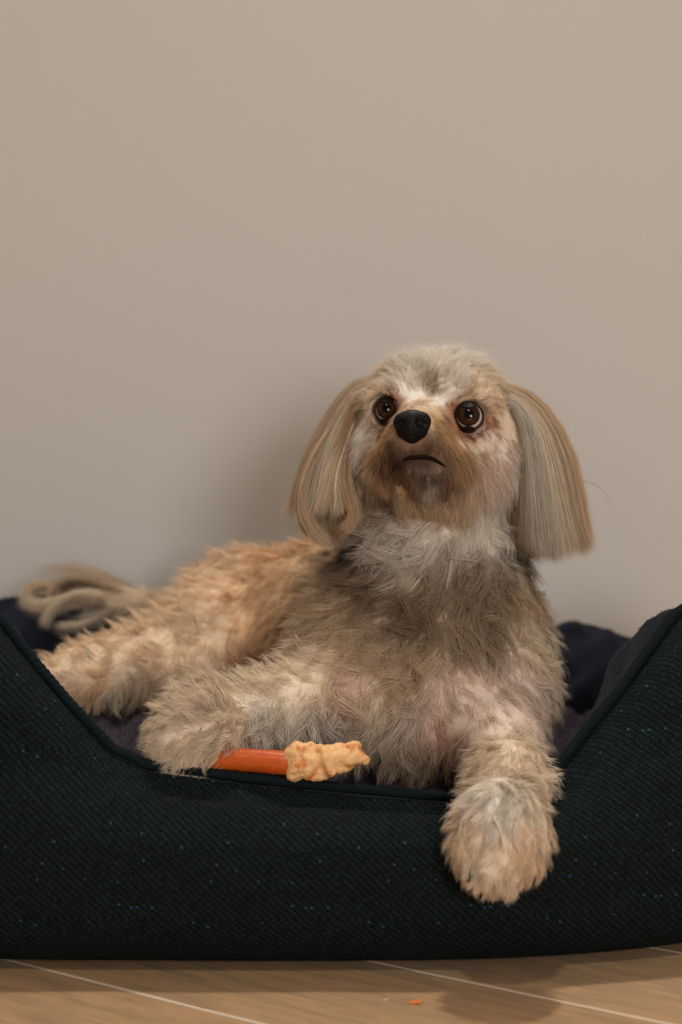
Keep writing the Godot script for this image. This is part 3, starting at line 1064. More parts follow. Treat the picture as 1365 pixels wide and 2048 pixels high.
func coat_guides() -> Array:
	return [
		# forehead and crown
		[Vector3(0.0531, 0.3872, -1.1500), Vector3(-0.15, 1.00, 0), 22, 0.30, 2, "white"], [Vector3(0.0412, 0.3913, -1.1550), Vector3(-0.50, 0.80, 0), 22, 0.26, 2, "white"], [Vector3(0.0815, 0.3913, -1.1550), Vector3(0.35, 0.90, 0), 22, 0.26, 2, "white"], [Vector3(0.0287, 0.3969, -1.1650), Vector3(-0.80, 0.50, 0), 24, 0.26, 2, "cream"],
		[Vector3(0.0148, 0.3876, -1.1800), Vector3(-0.60, -0.70, 0), 24, 0.26, 2, "tan"], [Vector3(0.0592, 0.4106, -1.1850), Vector3(-0.50, 0.80, 0), 28, 0.34, 4, "white"], [Vector3(0.0837, 0.4124, -1.1850), Vector3(0.40, 0.80, 0), 26, 0.34, 3, "white"], [Vector3(0.1100, 0.4060, -1.1850), Vector3(0.80, 0.30, 0), 24, 0.26, 3, "cream"],
		[Vector3(0.1274, 0.3865, -1.1900), Vector3(0.80, -0.50, 0), 24, 0.26, 2, "cream"], [Vector3(0.0678, 0.3892, -1.1520), Vector3(0.30, 0.80, 0), 14, 0.35, 4, "taupe"], [Vector3(0.0719, 0.3815, -1.1470), Vector3(0.10, 0.90, 0), 14, 0.34, 4, "white"], [Vector3(0.0367, 0.4087, -1.1850), Vector3(-0.70, 0.60, 0), 26, 0.34, 4, "cream"],
		# round the eyes
		[Vector3(0.0256, 0.3825, -1.1600), Vector3(-0.70, 0.50, 0), 12, 0.20, 1, "cream"], [Vector3(0.0393, 0.3820, -1.1530), Vector3(-0.30, 0.80, 0), 10, 0.20, 1, "rust"], [Vector3(0.0938, 0.3845, -1.1480), Vector3(0.25, 0.90, 0), 11, 0.20, 1, "tan"], [Vector3(0.1020, 0.3897, -1.1580), Vector3(0.50, 0.80, 0), 16, 0.20, 1, "cream"], [Vector3(0.1177, 0.3775, -1.1680), Vector3(0.90, 0.10, 0), 18, 0.20, 1, "cream"], [Vector3(0.0810, 0.3761, -1.1470), Vector3(0.10, 0.90, 0), 8, 0.20, 1, "rust"], [Vector3(0.1072, 0.3777, -1.1550), Vector3(0.70, 0.30, 0), 12, 0.16, 1, "tan"],
		[Vector3(0.1086, 0.3669, -1.1580), Vector3(0.90, -0.40, 0), 11, 0.16, 1, "rust"], [Vector3(0.1195, 0.3645, -1.1680), Vector3(0.90, -0.40, 0), 16, 0.16, 1, "tan"], [Vector3(0.1046, 0.3535, -1.1550), Vector3(0.80, -0.70, 0), 13, 0.16, 1, "pink"], [Vector3(0.0920, 0.3554, -1.1480), Vector3(0.50, -0.80, 0), 10, 0.12, 1, "rust"], [Vector3(0.0823, 0.3629, -1.1400), Vector3(0.60, -0.50, 0), 7, 0.12, 1, "rust"], [Vector3(0.0232, 0.3701, -1.1680), Vector3(-0.70, -0.50, 0), 12, 0.16, 1, "pink"], [Vector3(0.0313, 0.3638, -1.1550), Vector3(-0.60, -0.70, 0), 9, 0.16, 1, "rust"], [Vector3(0.0195, 0.3610, -1.1720), Vector3(-0.60, -0.70, 0), 18, 0.16, 1, "white"],
		# bridge and muzzle
		[Vector3(0.0515, 0.3729, -1.1150), Vector3(-0.10, 1.00, 0), 8, 0.20, 1, "tan"], [Vector3(0.0610, 0.3715, -1.1150), Vector3(0.50, 0.70, 0), 9, 0.20, 1, "tan"], [Vector3(0.0400, 0.3718, -1.1200), Vector3(-0.70, 0.40, 0), 9, 0.26, 1, "tan"], [Vector3(0.0567, 0.3789, -1.1350), Vector3(0.10, 1.00, 0), 11, 0.26, 1, "cream"], [Vector3(0.0681, 0.3644, -1.1150), Vector3(0.95, -0.10, 0), 12, 0.20, 1, "muzzle"], [Vector3(0.0346, 0.3600, -1.1180), Vector3(-0.80, -0.35, 0), 13, 0.26, 1, "muzzle"],
		[Vector3(0.0729, 0.3539, -1.1180), Vector3(0.75, -0.65, 0), 17, 0.20, 1, "muzzle"], [Vector3(0.0307, 0.3488, -1.1300), Vector3(-0.60, -0.80, 0), 17, 0.20, 1, "muzzle"], [Vector3(0.0776, 0.3389, -1.1250), Vector3(0.55, -0.85, 0), 20, 0.20, 1, "muzzle"], [Vector3(0.0246, 0.3343, -1.1500), Vector3(-0.45, -0.90, 0), 22, 0.20, 2, "cream"], [Vector3(0.0317, 0.3340, -1.1400), Vector3(-0.35, -0.95, 0), 20, 0.20, 2, "muzzle"],
		[Vector3(0.0463, 0.3461, -1.1000), Vector3(-0.25, -1.00, 0), 6, 0.25, 0, "mdark"], [Vector3(0.0536, 0.3461, -1.1000), Vector3(0.25, -1.00, 0), 6, 0.25, 0, "mdark"], [Vector3(0.0497, 0.3422, -1.0980), Vector3(0.00, -1.00, 0), 4, 0.2, 0, "lip"], [Vector3(0.0585, 0.3415, -1.1000), Vector3(0.40, -1.00, 0), 5, 0.2, 0, "lip"], [Vector3(0.0424, 0.3418, -1.1080), Vector3(-0.60, -0.80, 0), 8, 0.25, 0, "lip"], [Vector3(0.0645, 0.3415, -1.1080), Vector3(0.80, -0.70, 0), 9, 0.25, 0, "mdark"], [Vector3(0.0716, 0.3386, -1.1150), Vector3(0.70, -0.80, 0), 13, 0.25, 0, "mdark"], [Vector3(0.0357, 0.3387, -1.1200), Vector3(-0.60, -0.80, 0), 13, 0.25, 0, "mdark"], [Vector3(0.0903, 0.3453, -1.1500), Vector3(0.70, -0.75, 0), 20, 0.2, 1, "tan"],
		# chin and beard
		[Vector3(0.0591, 0.3325, -1.1120), Vector3(0.05, -1.00, 0), 9, 0.16, 0, "lip"], [Vector3(0.0506, 0.3263, -1.1180), Vector3(-0.40, -1.00, 0), 15, 0.20, 1, "mdark"], [Vector3(0.0718, 0.3245, -1.1180), Vector3(0.50, -0.90, 0), 15, 0.20, 1, "mdark"], [Vector3(0.0612, 0.3209, -1.1180), Vector3(0.10, -1.00, 0), 16, 0.20, 1, "grey"], [Vector3(0.0642, 0.3069, -1.1400), Vector3(0.15, -1.00, 0), 18, 0.20, 2, "ear"], [Vector3(0.0427, 0.3124, -1.1450), Vector3(-0.20, -1.00, 0), 22, 0.20, 2, "ear"], [Vector3(0.0841, 0.3123, -1.1400), Vector3(0.30, -1.00, 0), 20, 0.20, 2, "ear"], [Vector3(0.0319, 0.3161, -1.1500), Vector3(-0.20, -1.00, 0), 22, 0.16, 2, "mdark"],
		# cheeks
		[Vector3(0.0133, 0.3523, -1.1850), Vector3(-0.40, -0.90, 0), 22, 0.20, 2, "white"], [Vector3(0.0111, 0.3297, -1.1850), Vector3(-0.25, -1.00, 0), 25, 0.20, 2, "cream"], [Vector3(0.0208, 0.3090, -1.1800), Vector3(0.00, -1.00, 0), 26, 0.20, 2, "tan"], [Vector3(0.1184, 0.3537, -1.1750), Vector3(0.75, -0.65, 0), 22, 0.20, 2, "white"], [Vector3(0.1271, 0.3315, -1.1800), Vector3(0.60, -0.85, 0), 26, 0.20, 2, "white"], [Vector3(0.1031, 0.3288, -1.1500), Vector3(0.40, -0.95, 0), 24, 0.16, 2, "pink"], [Vector3(0.1160, 0.3089, -1.1700), Vector3(0.30, -1.00, 0), 28, 0.16, 2, "white"], [Vector3(0.0985, 0.2996, -1.1600), Vector3(0.10, -1.00, 0), 26, 0.16, 2, "white"],
		# throat and neck
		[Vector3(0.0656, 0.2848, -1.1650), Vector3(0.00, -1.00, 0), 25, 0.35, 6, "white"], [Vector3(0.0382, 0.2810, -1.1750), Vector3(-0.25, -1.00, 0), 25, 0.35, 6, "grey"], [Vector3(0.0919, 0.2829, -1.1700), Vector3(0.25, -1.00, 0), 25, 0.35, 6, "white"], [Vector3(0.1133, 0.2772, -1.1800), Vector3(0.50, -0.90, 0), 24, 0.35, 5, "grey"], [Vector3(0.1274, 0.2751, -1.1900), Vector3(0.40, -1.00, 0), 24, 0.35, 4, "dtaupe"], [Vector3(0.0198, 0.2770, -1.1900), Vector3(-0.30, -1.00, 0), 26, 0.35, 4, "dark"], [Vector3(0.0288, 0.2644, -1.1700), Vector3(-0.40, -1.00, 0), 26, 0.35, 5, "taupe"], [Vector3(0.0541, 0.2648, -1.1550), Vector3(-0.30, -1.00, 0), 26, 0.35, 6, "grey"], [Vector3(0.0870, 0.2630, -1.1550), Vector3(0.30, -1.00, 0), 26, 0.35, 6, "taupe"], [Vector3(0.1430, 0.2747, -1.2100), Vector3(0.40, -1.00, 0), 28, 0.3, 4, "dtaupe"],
		# chest
		[Vector3(0.0609, 0.2542, -1.1450), Vector3(-0.20, -1.00, 0), 27, 0.4, 6, "taupe"], [Vector3(0.0231, 0.2497, -1.1650), Vector3(-0.50, -0.80, 0), 27, 0.4, 6, "dtaupe"], [Vector3(0.1021, 0.2499, -1.1600), Vector3(0.40, -0.90, 0), 26, 0.4, 5, "taupe"], [Vector3(0.1376, 0.2416, -1.1800), Vector3(0.60, -0.80, 0), 22, 0.35, 4, "tan"], [Vector3(0.0562, 0.2265, -1.1250), Vector3(-0.30, -0.90, 0), 26, 0.4, 6, "dtaupe"], [Vector3(0.0887, 0.2190, -1.1300), Vector3(0.50, -0.85, 0), 25, 0.4, 5, "taupe"], [Vector3(0.0028, 0.2279, -1.1600), Vector3(-0.60, -0.80, 0), 25, 0.4, 5, "tan"],
		[Vector3(-0.0242, 0.2319, -1.2200), Vector3(-0.70, -0.60, 0), 22, 0.35, 5, "tan"], [Vector3(0.1451, 0.2041, -1.1800), Vector3(0.70, -0.70, 0), 20, 0.3, 3, "cream"], [Vector3(0.0524, 0.1984, -1.1200), Vector3(-0.20, -1.00, 0), 24, 0.35, 6, "tan"], [Vector3(0.0206, 0.2010, -1.1300), Vector3(-0.50, -0.80, 0), 24, 0.35, 6, "tan"], [Vector3(0.0809, 0.1877, -1.1200), Vector3(0.50, -0.80, 0), 22, 0.3, 4, "pink"], [Vector3(0.1232, 0.1701, -1.1500), Vector3(0.60, -0.80, 0), 18, 0.25, 2, "pink"], [Vector3(0.0242, 0.1652, -1.1300), Vector3(-0.10, -1.00, 0), 22, 0.35, 6, "cream"], [Vector3(0.0063, 0.1688, -1.1300), Vector3(-0.40, -0.80, 0), 22, 0.35, 6, "blush"],
		[Vector3(0.0451, 0.1528, -1.1150), Vector3(0.20, -1.00, 0), 22, 0.3, 5, "pink"], [Vector3(0.0880, 0.1557, -1.1200), Vector3(0.50, -0.70, 0), 16, 0.25, 2, "pink"], [Vector3(0.0699, 0.1457, -1.1150), Vector3(0.40, -0.80, 0), 16, 0.25, 2, "blush"], [Vector3(0.0529, 0.1186, -1.1300), Vector3(0.00, -1.00, 0), 24, 0.3, 4, "taupe"], [Vector3(0.0278, 0.1293, -1.1300), Vector3(0.00, -1.00, 0), 24, 0.3, 4, "tan"], [Vector3(0.1552, 0.1721, -1.2000), Vector3(0.60, -0.80, 0), 18, 0.3, 2, "cream"],
		# the foreleg on the cushion
		[Vector3(-0.0230, 0.1984, -1.1600), Vector3(-0.80, -0.60, 0), 22, 0.35, 5, "cream"], [Vector3(-0.0117, 0.1759, -1.1300), Vector3(-0.60, -0.70, 0), 22, 0.35, 5, "cream"], [Vector3(-0.0431, 0.1781, -1.1100), Vector3(-0.90, -0.40, 0), 22, 0.35, 5, "cream"], [Vector3(-0.0493, 0.1561, -1.0900), Vector3(-0.30, -1.00, 0), 24, 0.3, 4, "grey"], [Vector3(-0.0151, 0.1486, -1.1200), Vector3(0.10, -1.00, 0), 26, 0.3, 4, "grey"], [Vector3(-0.0776, 0.1666, -1.0750), Vector3(-0.90, -0.20, 0), 20, 0.35, 4, "cream"], [Vector3(-0.0803, 0.1527, -1.0650), Vector3(-0.60, -0.80, 0), 18, 0.3, 3, "cream"], [Vector3(-0.1001, 0.1618, -1.0600), Vector3(-0.95, -0.15, 0), 17, 0.35, 3, "cream"], [Vector3(-0.1096, 0.1500, -1.0550), Vector3(-0.60, -0.85, 0), 12, 0.25, 1.5, "cream"], [Vector3(-0.0962, 0.1447, -1.0550), Vector3(-0.40, -0.90, 0), 12, 0.25, 1.5, "cream"],
		# the foreleg over the rim
		[Vector3(0.1164, 0.1450, -1.1200), Vector3(0.20, -1.00, 0), 16, 0.25, 2, "pink"], [Vector3(0.1070, 0.1330, -1.0300), Vector3(0.00, -0.90, 0), 20, 0.4, 3, "cream"], [Vector3(0.0891, 0.1232, -1.0300), Vector3(-0.60, -0.90, 0), 15, 0.3, 3, "cream"], [Vector3(0.1283, 0.1264, -1.0300), Vector3(0.60, -0.80, 0), 15, 0.3, 3, "cream"], [Vector3(0.0977, 0.1165, -0.9700), Vector3(-0.10, -1.00, 0), 18, 0.3, 2, "white"], [Vector3(0.0808, 0.1073, -0.9700), Vector3(-0.35, -1.00, 0), 14, 0.25, 2, "cream"], [Vector3(0.1174, 0.1115, -0.9800), Vector3(0.25, -1.00, 0), 13, 0.25, 2, "cream"], [Vector3(0.0902, 0.0921, -0.9550), Vector3(-0.10, -1.00, 0), 12, 0.15, 1, "cream"], [Vector3(0.1074, 0.0971, -0.9600), Vector3(0.25, -1.00, 0), 12, 0.2, 1, "peach"], [Vector3(0.0800, 0.0941, -0.9600), Vector3(-0.10, -1.00, 0), 12, 0.15, 1, "cream"],
		# back, rump and hind leg
		[Vector3(-0.0475, 0.2637, -1.3300), Vector3(-0.60, -0.40, 0), 20, 0.32, 4, "apricot"], [Vector3(-0.1011, 0.2452, -1.3700), Vector3(-0.70, -0.40, 0), 20, 0.32, 4, "peach"], [Vector3(-0.1403, 0.2173, -1.3300), Vector3(-0.70, -0.50, 0), 20, 0.32, 4, "peach"], [Vector3(-0.1066, 0.2041, -1.2800), Vector3(-0.50, -0.80, 0), 20, 0.28, 5, "peach"], [Vector3(-0.0494, 0.2331, -1.2700), Vector3(-0.40, -0.80, 0), 20, 0.28, 4, "apricot"], [Vector3(-0.0747, 0.2075, -1.2900), Vector3(-0.30, -0.90, 0), 20, 0.28, 4, "apricot"], [Vector3(-0.1517, 0.1905, -1.2500), Vector3(-0.80, -0.50, 0), 20, 0.28, 5, "peach"], [Vector3(-0.1868, 0.1873, -1.2200), Vector3(-1.00, -0.10, 0), 18, 0.28, 4, "peach"], [Vector3(-0.1860, 0.1743, -1.2150), Vector3(-0.80, -0.50, 0), 18, 0.24, 4, "apricot"], [Vector3(-0.2218, 0.1759, -1.2000), Vector3(-1.00, -0.10, 0), 16, 0.24, 3, "peach"],
		[Vector3(-0.1681, 0.1597, -1.2250), Vector3(-0.20, -1.00, 0), 22, 0.24, 6, "cream"], [Vector3(-0.1094, 0.1660, -1.2200), Vector3(-0.20, -1.00, 0), 24, 0.24, 7, "cream"], [Vector3(-0.1376, 0.1689, -1.2300), Vector3(-0.40, -0.90, 0), 22, 0.24, 6, "peach"], [Vector3(-0.0776, 0.1726, -1.2700), Vector3(0.00, -1.00, 0), 16, 0.14, 2, "rust"], [Vector3(-0.1600, 0.2156, -1.4300), Vector3(-0.90, -0.20, 0), 24, 0.28, 4, "cream"],  # the rust guide paints the shaded belly gap into the fur colour
	]


func cap(c: Vector3, axis: Vector3, r: float, from: float, to: float, n := 40) -> ArrayMesh:
	axis = axis.normalized()
	var s := axis.cross(Vector3.UP).normalized()
	var w := s.cross(axis)
	var rows := []
	for i in n + 1:
		var an := TAU * i / n
		var row := PackedVector3Array()
		for j in 13:
			var th := lerpf(from, to, j / 12.0)
			row.append(c + (axis * cos(th) + (s * cos(an) + w * sin(an)) * sin(th)) * r)
		rows.append(row)
	return flip_if_needed(grid(rows), c, true)


func eyes(o: Node3D, at: Vector3, gaze: Vector3, k: float) -> void:
	var r := 0.0105 * k
	var ball := part("eye", cap(Vector3.ZERO, Vector3(0, 0, 1), r, 0.0, PI), mat(Color8(206, 188, 170), 0.06, 0.4), o)
	ball.position = at - o.position
	part("iris", cap(Vector3.ZERO, gaze, r * 1.012, 0.0, 0.86), mat(Color8(56, 30, 17), 0.05, 0.4), ball)
	part("iris_ring", cap(Vector3.ZERO, gaze, r * 1.018, 0.74, 0.88), mat(Color8(27, 15, 10), 0.05, 0.4), ball)
	part("pupil", cap(Vector3.ZERO, gaze, r * 1.022, 0.0, 0.36), mat(Color8(6, 5, 5), 0.05, 0.4), ball)
	var hide := mat(Color8(30, 20, 16), 0.5, 0.3)
	# lids: shells that close over the ball from above and below, each with a rounded dark edge
	for lid in [[Vector3(-0.05, 0.92, 0.39), 0.55], [Vector3(-0.08, -0.93, 0.36), 0.42]]:
		var axis: Vector3 = lid[0].normalized()
		var open: float = lid[1]
		var skin := part("eyelid", cap(Vector3.ZERO, axis, r * 1.07, 0.0, open, 48), hide, ball)
		var sx := axis.cross(Vector3(1, 0, 0)).normalized()
		var sy := sx.cross(axis)
		var ring := PackedVector3Array()
		for i in 48:
			var an := TAU * i / 48
			ring.append((axis * cos(open) + (sx * cos(an) + sy * sin(an)) * sin(open)) * r * 1.055)
		var round := func(_t: float, _a: float) -> float:
			return 0.0007
		part("lid_edge", tube(ring, round, 8, true), hide, skin)
	# the dark skin round the opening
	var rim := PackedVector3Array()
	for i in 40:
		var an := TAU * i / 40
		rim.append(Vector3(cos(an) * r * 0.93, sin(an) * r * 0.88, r * 0.46))
	var thick := func(_t: float, _a: float) -> float:
		return 0.0011
	part("eye_rim", tube(rim, thick, 8, true), hide, ball)


func nose_part(o: Node3D, at: Vector3) -> void:
	var mm := 0.001
	var b := []
	for q in [[-6.5, 3, 0, 6.6], [6.5, 3.5, 0, 6.6], [0, 5, 0.5, 6.5], [0, -3, 0.5, 7.0], [-5, -3, -0.5, 5.5], [5, -3, -0.5, 5.5], [0, -8, -0.5, 3.6], [0, 1, 2.5, 5.5], [0, 2, -6, 9.0]]:
		var p := at + Vector3(q[0], q[1], q[2]) * mm
		b.append([p, p, q[3] * mm, q[3] * mm])
	var carve := []
	for q in [[-8.6, 1.5, 6.5, 3.2], [-10.5, 0.0, 4.5, 2.4], [5.6, 2.5, 8.2, 3.4], [8.4, 1.0, 6.6, 2.6], [0.0, -4.0, 8.6, 1.3], [0.0, -7.0, 7.0, 1.2], [0.0, -1.5, 9.3, 1.0]]:
		carve.append([at + Vector3(q[0], q[1], q[2]) * mm, q[3] * mm, 1.2 * mm])
	var s := net(b, 0.004, 0.0007, carve)
	for i in s.v.size():
		var p := s.v[i] * 1500.0
		s.v[i] += s.n[i] * 0.00028 * wob.get_noise_3d(p.x, p.y, p.z)
	var m := mat(Color8(17, 15, 15), 0.5, 0.3)
	var nose := part("nose", surface(s.v, s.idx), m, o)
	nose.position = -o.position


func mouth(o: Node3D) -> void:
	var lip := mat(Color8(34, 23, 19), 0.8, 0.15)
	var path := smooth_curve(PackedVector3Array([Vector3(0.0353, 0.3270, -1.1175), Vector3(0.0392, 0.3330, -1.1075), Vector3(0.0455, 0.3373, -1.0980), Vector3(0.0531, 0.3386, -1.0966), Vector3(0.0619, 0.3377, -1.0994), Vector3(0.0718, 0.3330, -1.1069), Vector3(0.0800, 0.3263, -1.1179)]), 30)
	var thick := func(t: float, _a: float) -> float:
		return 0.0002 + 0.0019 * pow(sin(PI * t), 1.3)
	part("mouth", tube(path, thick, 8), lip, o).position = -o.position


func ears(o: Node3D, hair: Material) -> void:
	var right := [
		[[Vector3(0.1133, 0.3857, -1.1800), Vector3(0.1229, 0.3786, -1.1680), Vector3(0.1308, 0.3681, -1.1660), Vector3(0.1344, 0.3501, -1.1620), Vector3(0.1348, 0.3308, -1.1560), Vector3(0.1329, 0.3051, -1.1520), Vector3(0.1319, 0.2869, -1.1500), Vector3(0.1341, 0.2693, -1.1500)], "taupe"],
		[[Vector3(0.1126, 0.3887, -1.1850), Vector3(0.1248, 0.3826, -1.1720), Vector3(0.1347, 0.3712, -1.1680), Vector3(0.1404, 0.3530, -1.1600), Vector3(0.1432, 0.3270, -1.1500), Vector3(0.1453, 0.2978, -1.1460), Vector3(0.1475, 0.2796, -1.1460), Vector3(0.1498, 0.2621, -1.1470)], "grey"],
		[[Vector3(0.1123, 0.3914, -1.1900), Vector3(0.1269, 0.3864, -1.1780), Vector3(0.1391, 0.3753, -1.1740), Vector3(0.1492, 0.3551, -1.1650), Vector3(0.1549, 0.3279, -1.1550), Vector3(0.1593, 0.2978, -1.1500), Vector3(0.1633, 0.2796, -1.1500), Vector3(0.1670, 0.2599, -1.1500)], "earw"],
		[[Vector3(0.1121, 0.3940, -1.1950), Vector3(0.1297, 0.3903, -1.1860), Vector3(0.1448, 0.3797, -1.1840), Vector3(0.1587, 0.3583, -1.1780), Vector3(0.1677, 0.3311, -1.1680), Vector3(0.1731, 0.2978, -1.1620), Vector3(0.1772, 0.2794, -1.1600), Vector3(0.1828, 0.2640, -1.1580)], "ear"],
		[[Vector3(0.1114, 0.3967, -1.2000), Vector3(0.1317, 0.3947, -1.1940), Vector3(0.1501, 0.3835, -1.1960), Vector3(0.1667, 0.3614, -1.1950), Vector3(0.1780, 0.3332, -1.1900), Vector3(0.1836, 0.2977, -1.1820), Vector3(0.1852, 0.2809, -1.1780), Vector3(0.1881, 0.2672, -1.1750)], "apricot"],
	]
	var right_in := [
		[[Vector3(0.1316, 0.3739, -1.2000), Vector3(0.1311, 0.3397, -1.2030), Vector3(0.1257, 0.3090, -1.1880), Vector3(0.1226, 0.2884, -1.1800), Vector3(0.1293, 0.2698, -1.1730)], "tan"],
		[[Vector3(0.1338, 0.3739, -1.2000), Vector3(0.1344, 0.3395, -1.1980), Vector3(0.1306, 0.3090, -1.1840), Vector3(0.1299, 0.2865, -1.1780), Vector3(0.1377, 0.2650, -1.1740)], "ear"],
		[[Vector3(0.1361, 0.3739, -1.2000), Vector3(0.1380, 0.3395, -1.1960), Vector3(0.1357, 0.3090, -1.1830), Vector3(0.1374, 0.2865, -1.1780), Vector3(0.1466, 0.2613, -1.1740)], "tan"],
		[[Vector3(0.1405, 0.3742, -1.2050), Vector3(0.1549, 0.3395, -1.1980), Vector3(0.1593, 0.3053, -1.1880), Vector3(0.1601, 0.2828, -1.1800), Vector3(0.1635, 0.2580, -1.1720)], "tan"],
	]
	var left := [
		[[Vector3(0.0348, 0.3925, -1.1850), Vector3(0.0208, 0.3891, -1.1800), Vector3(0.0110, 0.3771, -1.1800), Vector3(0.0035, 0.3518, -1.1740), Vector3(0.0020, 0.3274, -1.1660), Vector3(0.0042, 0.3088, -1.1580), Vector3(0.0086, 0.3015, -1.1540)], "muzzle"],
		[[Vector3(0.0360, 0.3942, -1.1880), Vector3(0.0201, 0.3908, -1.1830), Vector3(0.0088, 0.3788, -1.1830), Vector3(-0.0024, 0.3531, -1.1780), Vector3(-0.0076, 0.3274, -1.1660), Vector3(-0.0068, 0.3070, -1.1580), Vector3(-0.0046, 0.2941, -1.1540)], "tan"],
		[[Vector3(0.0368, 0.3959, -1.1900), Vector3(0.0198, 0.3930, -1.1860), Vector3(0.0066, 0.3805, -1.1860), Vector3(-0.0069, 0.3539, -1.1800), Vector3(-0.0146, 0.3274, -1.1680), Vector3(-0.0186, 0.3070, -1.1600), Vector3(-0.0193, 0.2941, -1.1560)], "earw"],
		[[Vector3(0.0389, 0.3994, -1.1950), Vector3(0.0191, 0.3968, -1.1920), Vector3(0.0044, 0.3841, -1.1940), Vector3(-0.0115, 0.3574, -1.1900), Vector3(-0.0234, 0.3277, -1.1800), Vector3(-0.0285, 0.3033, -1.1720), Vector3(-0.0291, 0.2867, -1.1680)], "tan"],
		[[Vector3(0.0402, 0.4021, -1.2000), Vector3(0.0188, 0.3996, -1.1980), Vector3(0.0029, 0.3868, -1.2000), Vector3(-0.0143, 0.3602, -1.2000), Vector3(-0.0282, 0.3295, -1.1920), Vector3(-0.0341, 0.3053, -1.1860), Vector3(-0.0414, 0.2843, -1.1800)], "ear"],
		[[Vector3(0.0403, 0.4032, -1.2050), Vector3(0.0185, 0.4007, -1.2020), Vector3(0.0021, 0.3880, -1.2060), Vector3(-0.0155, 0.3612, -1.2060), Vector3(-0.0299, 0.3301, -1.2000), Vector3(-0.0358, 0.3091, -1.1950), Vector3(-0.0519, 0.2917, -1.1900)], "tan"],
	]
	# single locks of the left ear that hang in front and turn in at the tip
	var curls := [
		[[[Vector3(0.0330, 0.3903, -1.1900), Vector3(0.0198, 0.3844, -1.1880), Vector3(0.0111, 0.3653, -1.1820), Vector3(0.0065, 0.3386, -1.1700), Vector3(0.0061, 0.3199, -1.1610), Vector3(0.0101, 0.3051, -1.1540), Vector3(0.0129, 0.2956, -1.1490), Vector3(0.0086, 0.2862, -1.1470), Vector3(-0.0002, 0.2789, -1.1470)], "tan"], [[Vector3(0.0330, 0.3903, -1.1900), Vector3(0.0187, 0.3844, -1.1880), Vector3(0.0081, 0.3653, -1.1820), Vector3(0.0020, 0.3386, -1.1710), Vector3(0.0006, 0.3199, -1.1620), Vector3(0.0049, 0.3051, -1.1550), Vector3(0.0078, 0.2956, -1.1500), Vector3(0.0042, 0.2869, -1.1480), Vector3(-0.0038, 0.2818, -1.1480)], "muzzle"], 22],
		[[[Vector3(0.0351, 0.3944, -1.1950), Vector3(0.0149, 0.3878, -1.1920), Vector3(-0.0002, 0.3694, -1.1880), Vector3(-0.0159, 0.3445, -1.1780), Vector3(-0.0247, 0.3237, -1.1690), Vector3(-0.0267, 0.3052, -1.1620), Vector3(-0.0230, 0.2904, -1.1580), Vector3(-0.0156, 0.2795, -1.1560), Vector3(-0.0068, 0.2736, -1.1550)], "ear"], [[Vector3(0.0351, 0.3944, -1.1950), Vector3(0.0134, 0.3885, -1.1920), Vector3(-0.0032, 0.3702, -1.1900), Vector3(-0.0204, 0.3446, -1.1800), Vector3(-0.0292, 0.3238, -1.1720), Vector3(-0.0316, 0.3052, -1.1660), Vector3(-0.0282, 0.2882, -1.1600), Vector3(-0.0193, 0.2765, -1.1570), Vector3(-0.0101, 0.2707, -1.1560)], "tan"], 26],
		[[[Vector3(0.0338, 0.3921, -1.1900), Vector3(0.0171, 0.3858, -1.1860), Vector3(0.0036, 0.3652, -1.1800), Vector3(-0.0083, 0.3385, -1.1680), Vector3(-0.0141, 0.3198, -1.1580), Vector3(-0.0185, 0.3033, -1.1530), Vector3(-0.0214, 0.2898, -1.1510)], "earw"], [[Vector3(0.0338, 0.3921, -1.1900), Vector3(0.0179, 0.3858, -1.1860), Vector3(0.0066, 0.3652, -1.1800), Vector3(-0.0039, 0.3385, -1.1680), Vector3(-0.0101, 0.3198, -1.1580), Vector3(-0.0145, 0.3044, -1.1530), Vector3(-0.0177, 0.2927, -1.1510)], "ear"], 14],
		[[[Vector3(0.0338, 0.3921, -1.1900), Vector3(0.0179, 0.3851, -1.1860), Vector3(0.0073, 0.3652, -1.1800), Vector3(-0.0032, 0.3385, -1.1680), Vector3(-0.0075, 0.3198, -1.1580), Vector3(-0.0060, 0.3033, -1.1530), Vector3(-0.0060, 0.2905, -1.1510)], "earw"], [[Vector3(0.0338, 0.3921, -1.1900), Vector3(0.0186, 0.3851, -1.1860), Vector3(0.0095, 0.3652, -1.1800), Vector3(-0.0002, 0.3385, -1.1680), Vector3(-0.0039, 0.3198, -1.1580), Vector3(-0.0024, 0.3051, -1.1530), Vector3(-0.0031, 0.2949, -1.1510)], "ear"], 13],
	]
	var left_in := [
		[[Vector3(0.0150, 0.3739, -1.2000), Vector3(0.0082, 0.3357, -1.1980), Vector3(0.0111, 0.3053, -1.1860), Vector3(0.0200, 0.2772, -1.1800)], "tan"],
		[[Vector3(0.0067, 0.3742, -1.2050), Vector3(-0.0040, 0.3359, -1.2020), Vector3(-0.0025, 0.3015, -1.1900), Vector3(0.0066, 0.2685, -1.1820)], "tan"],
		[[Vector3(0.0029, 0.3745, -1.2100), Vector3(-0.0163, 0.3360, -1.2080), Vector3(-0.0207, 0.3015, -1.1980), Vector3(-0.0130, 0.2690, -1.1900)], "tan"],
		[[Vector3(0.0010, 0.3745, -1.2100), Vector3(-0.0221, 0.3362, -1.2120), Vector3(-0.0292, 0.3053, -1.2040), Vector3(-0.0291, 0.2787, -1.1980)], "tan"],
	]
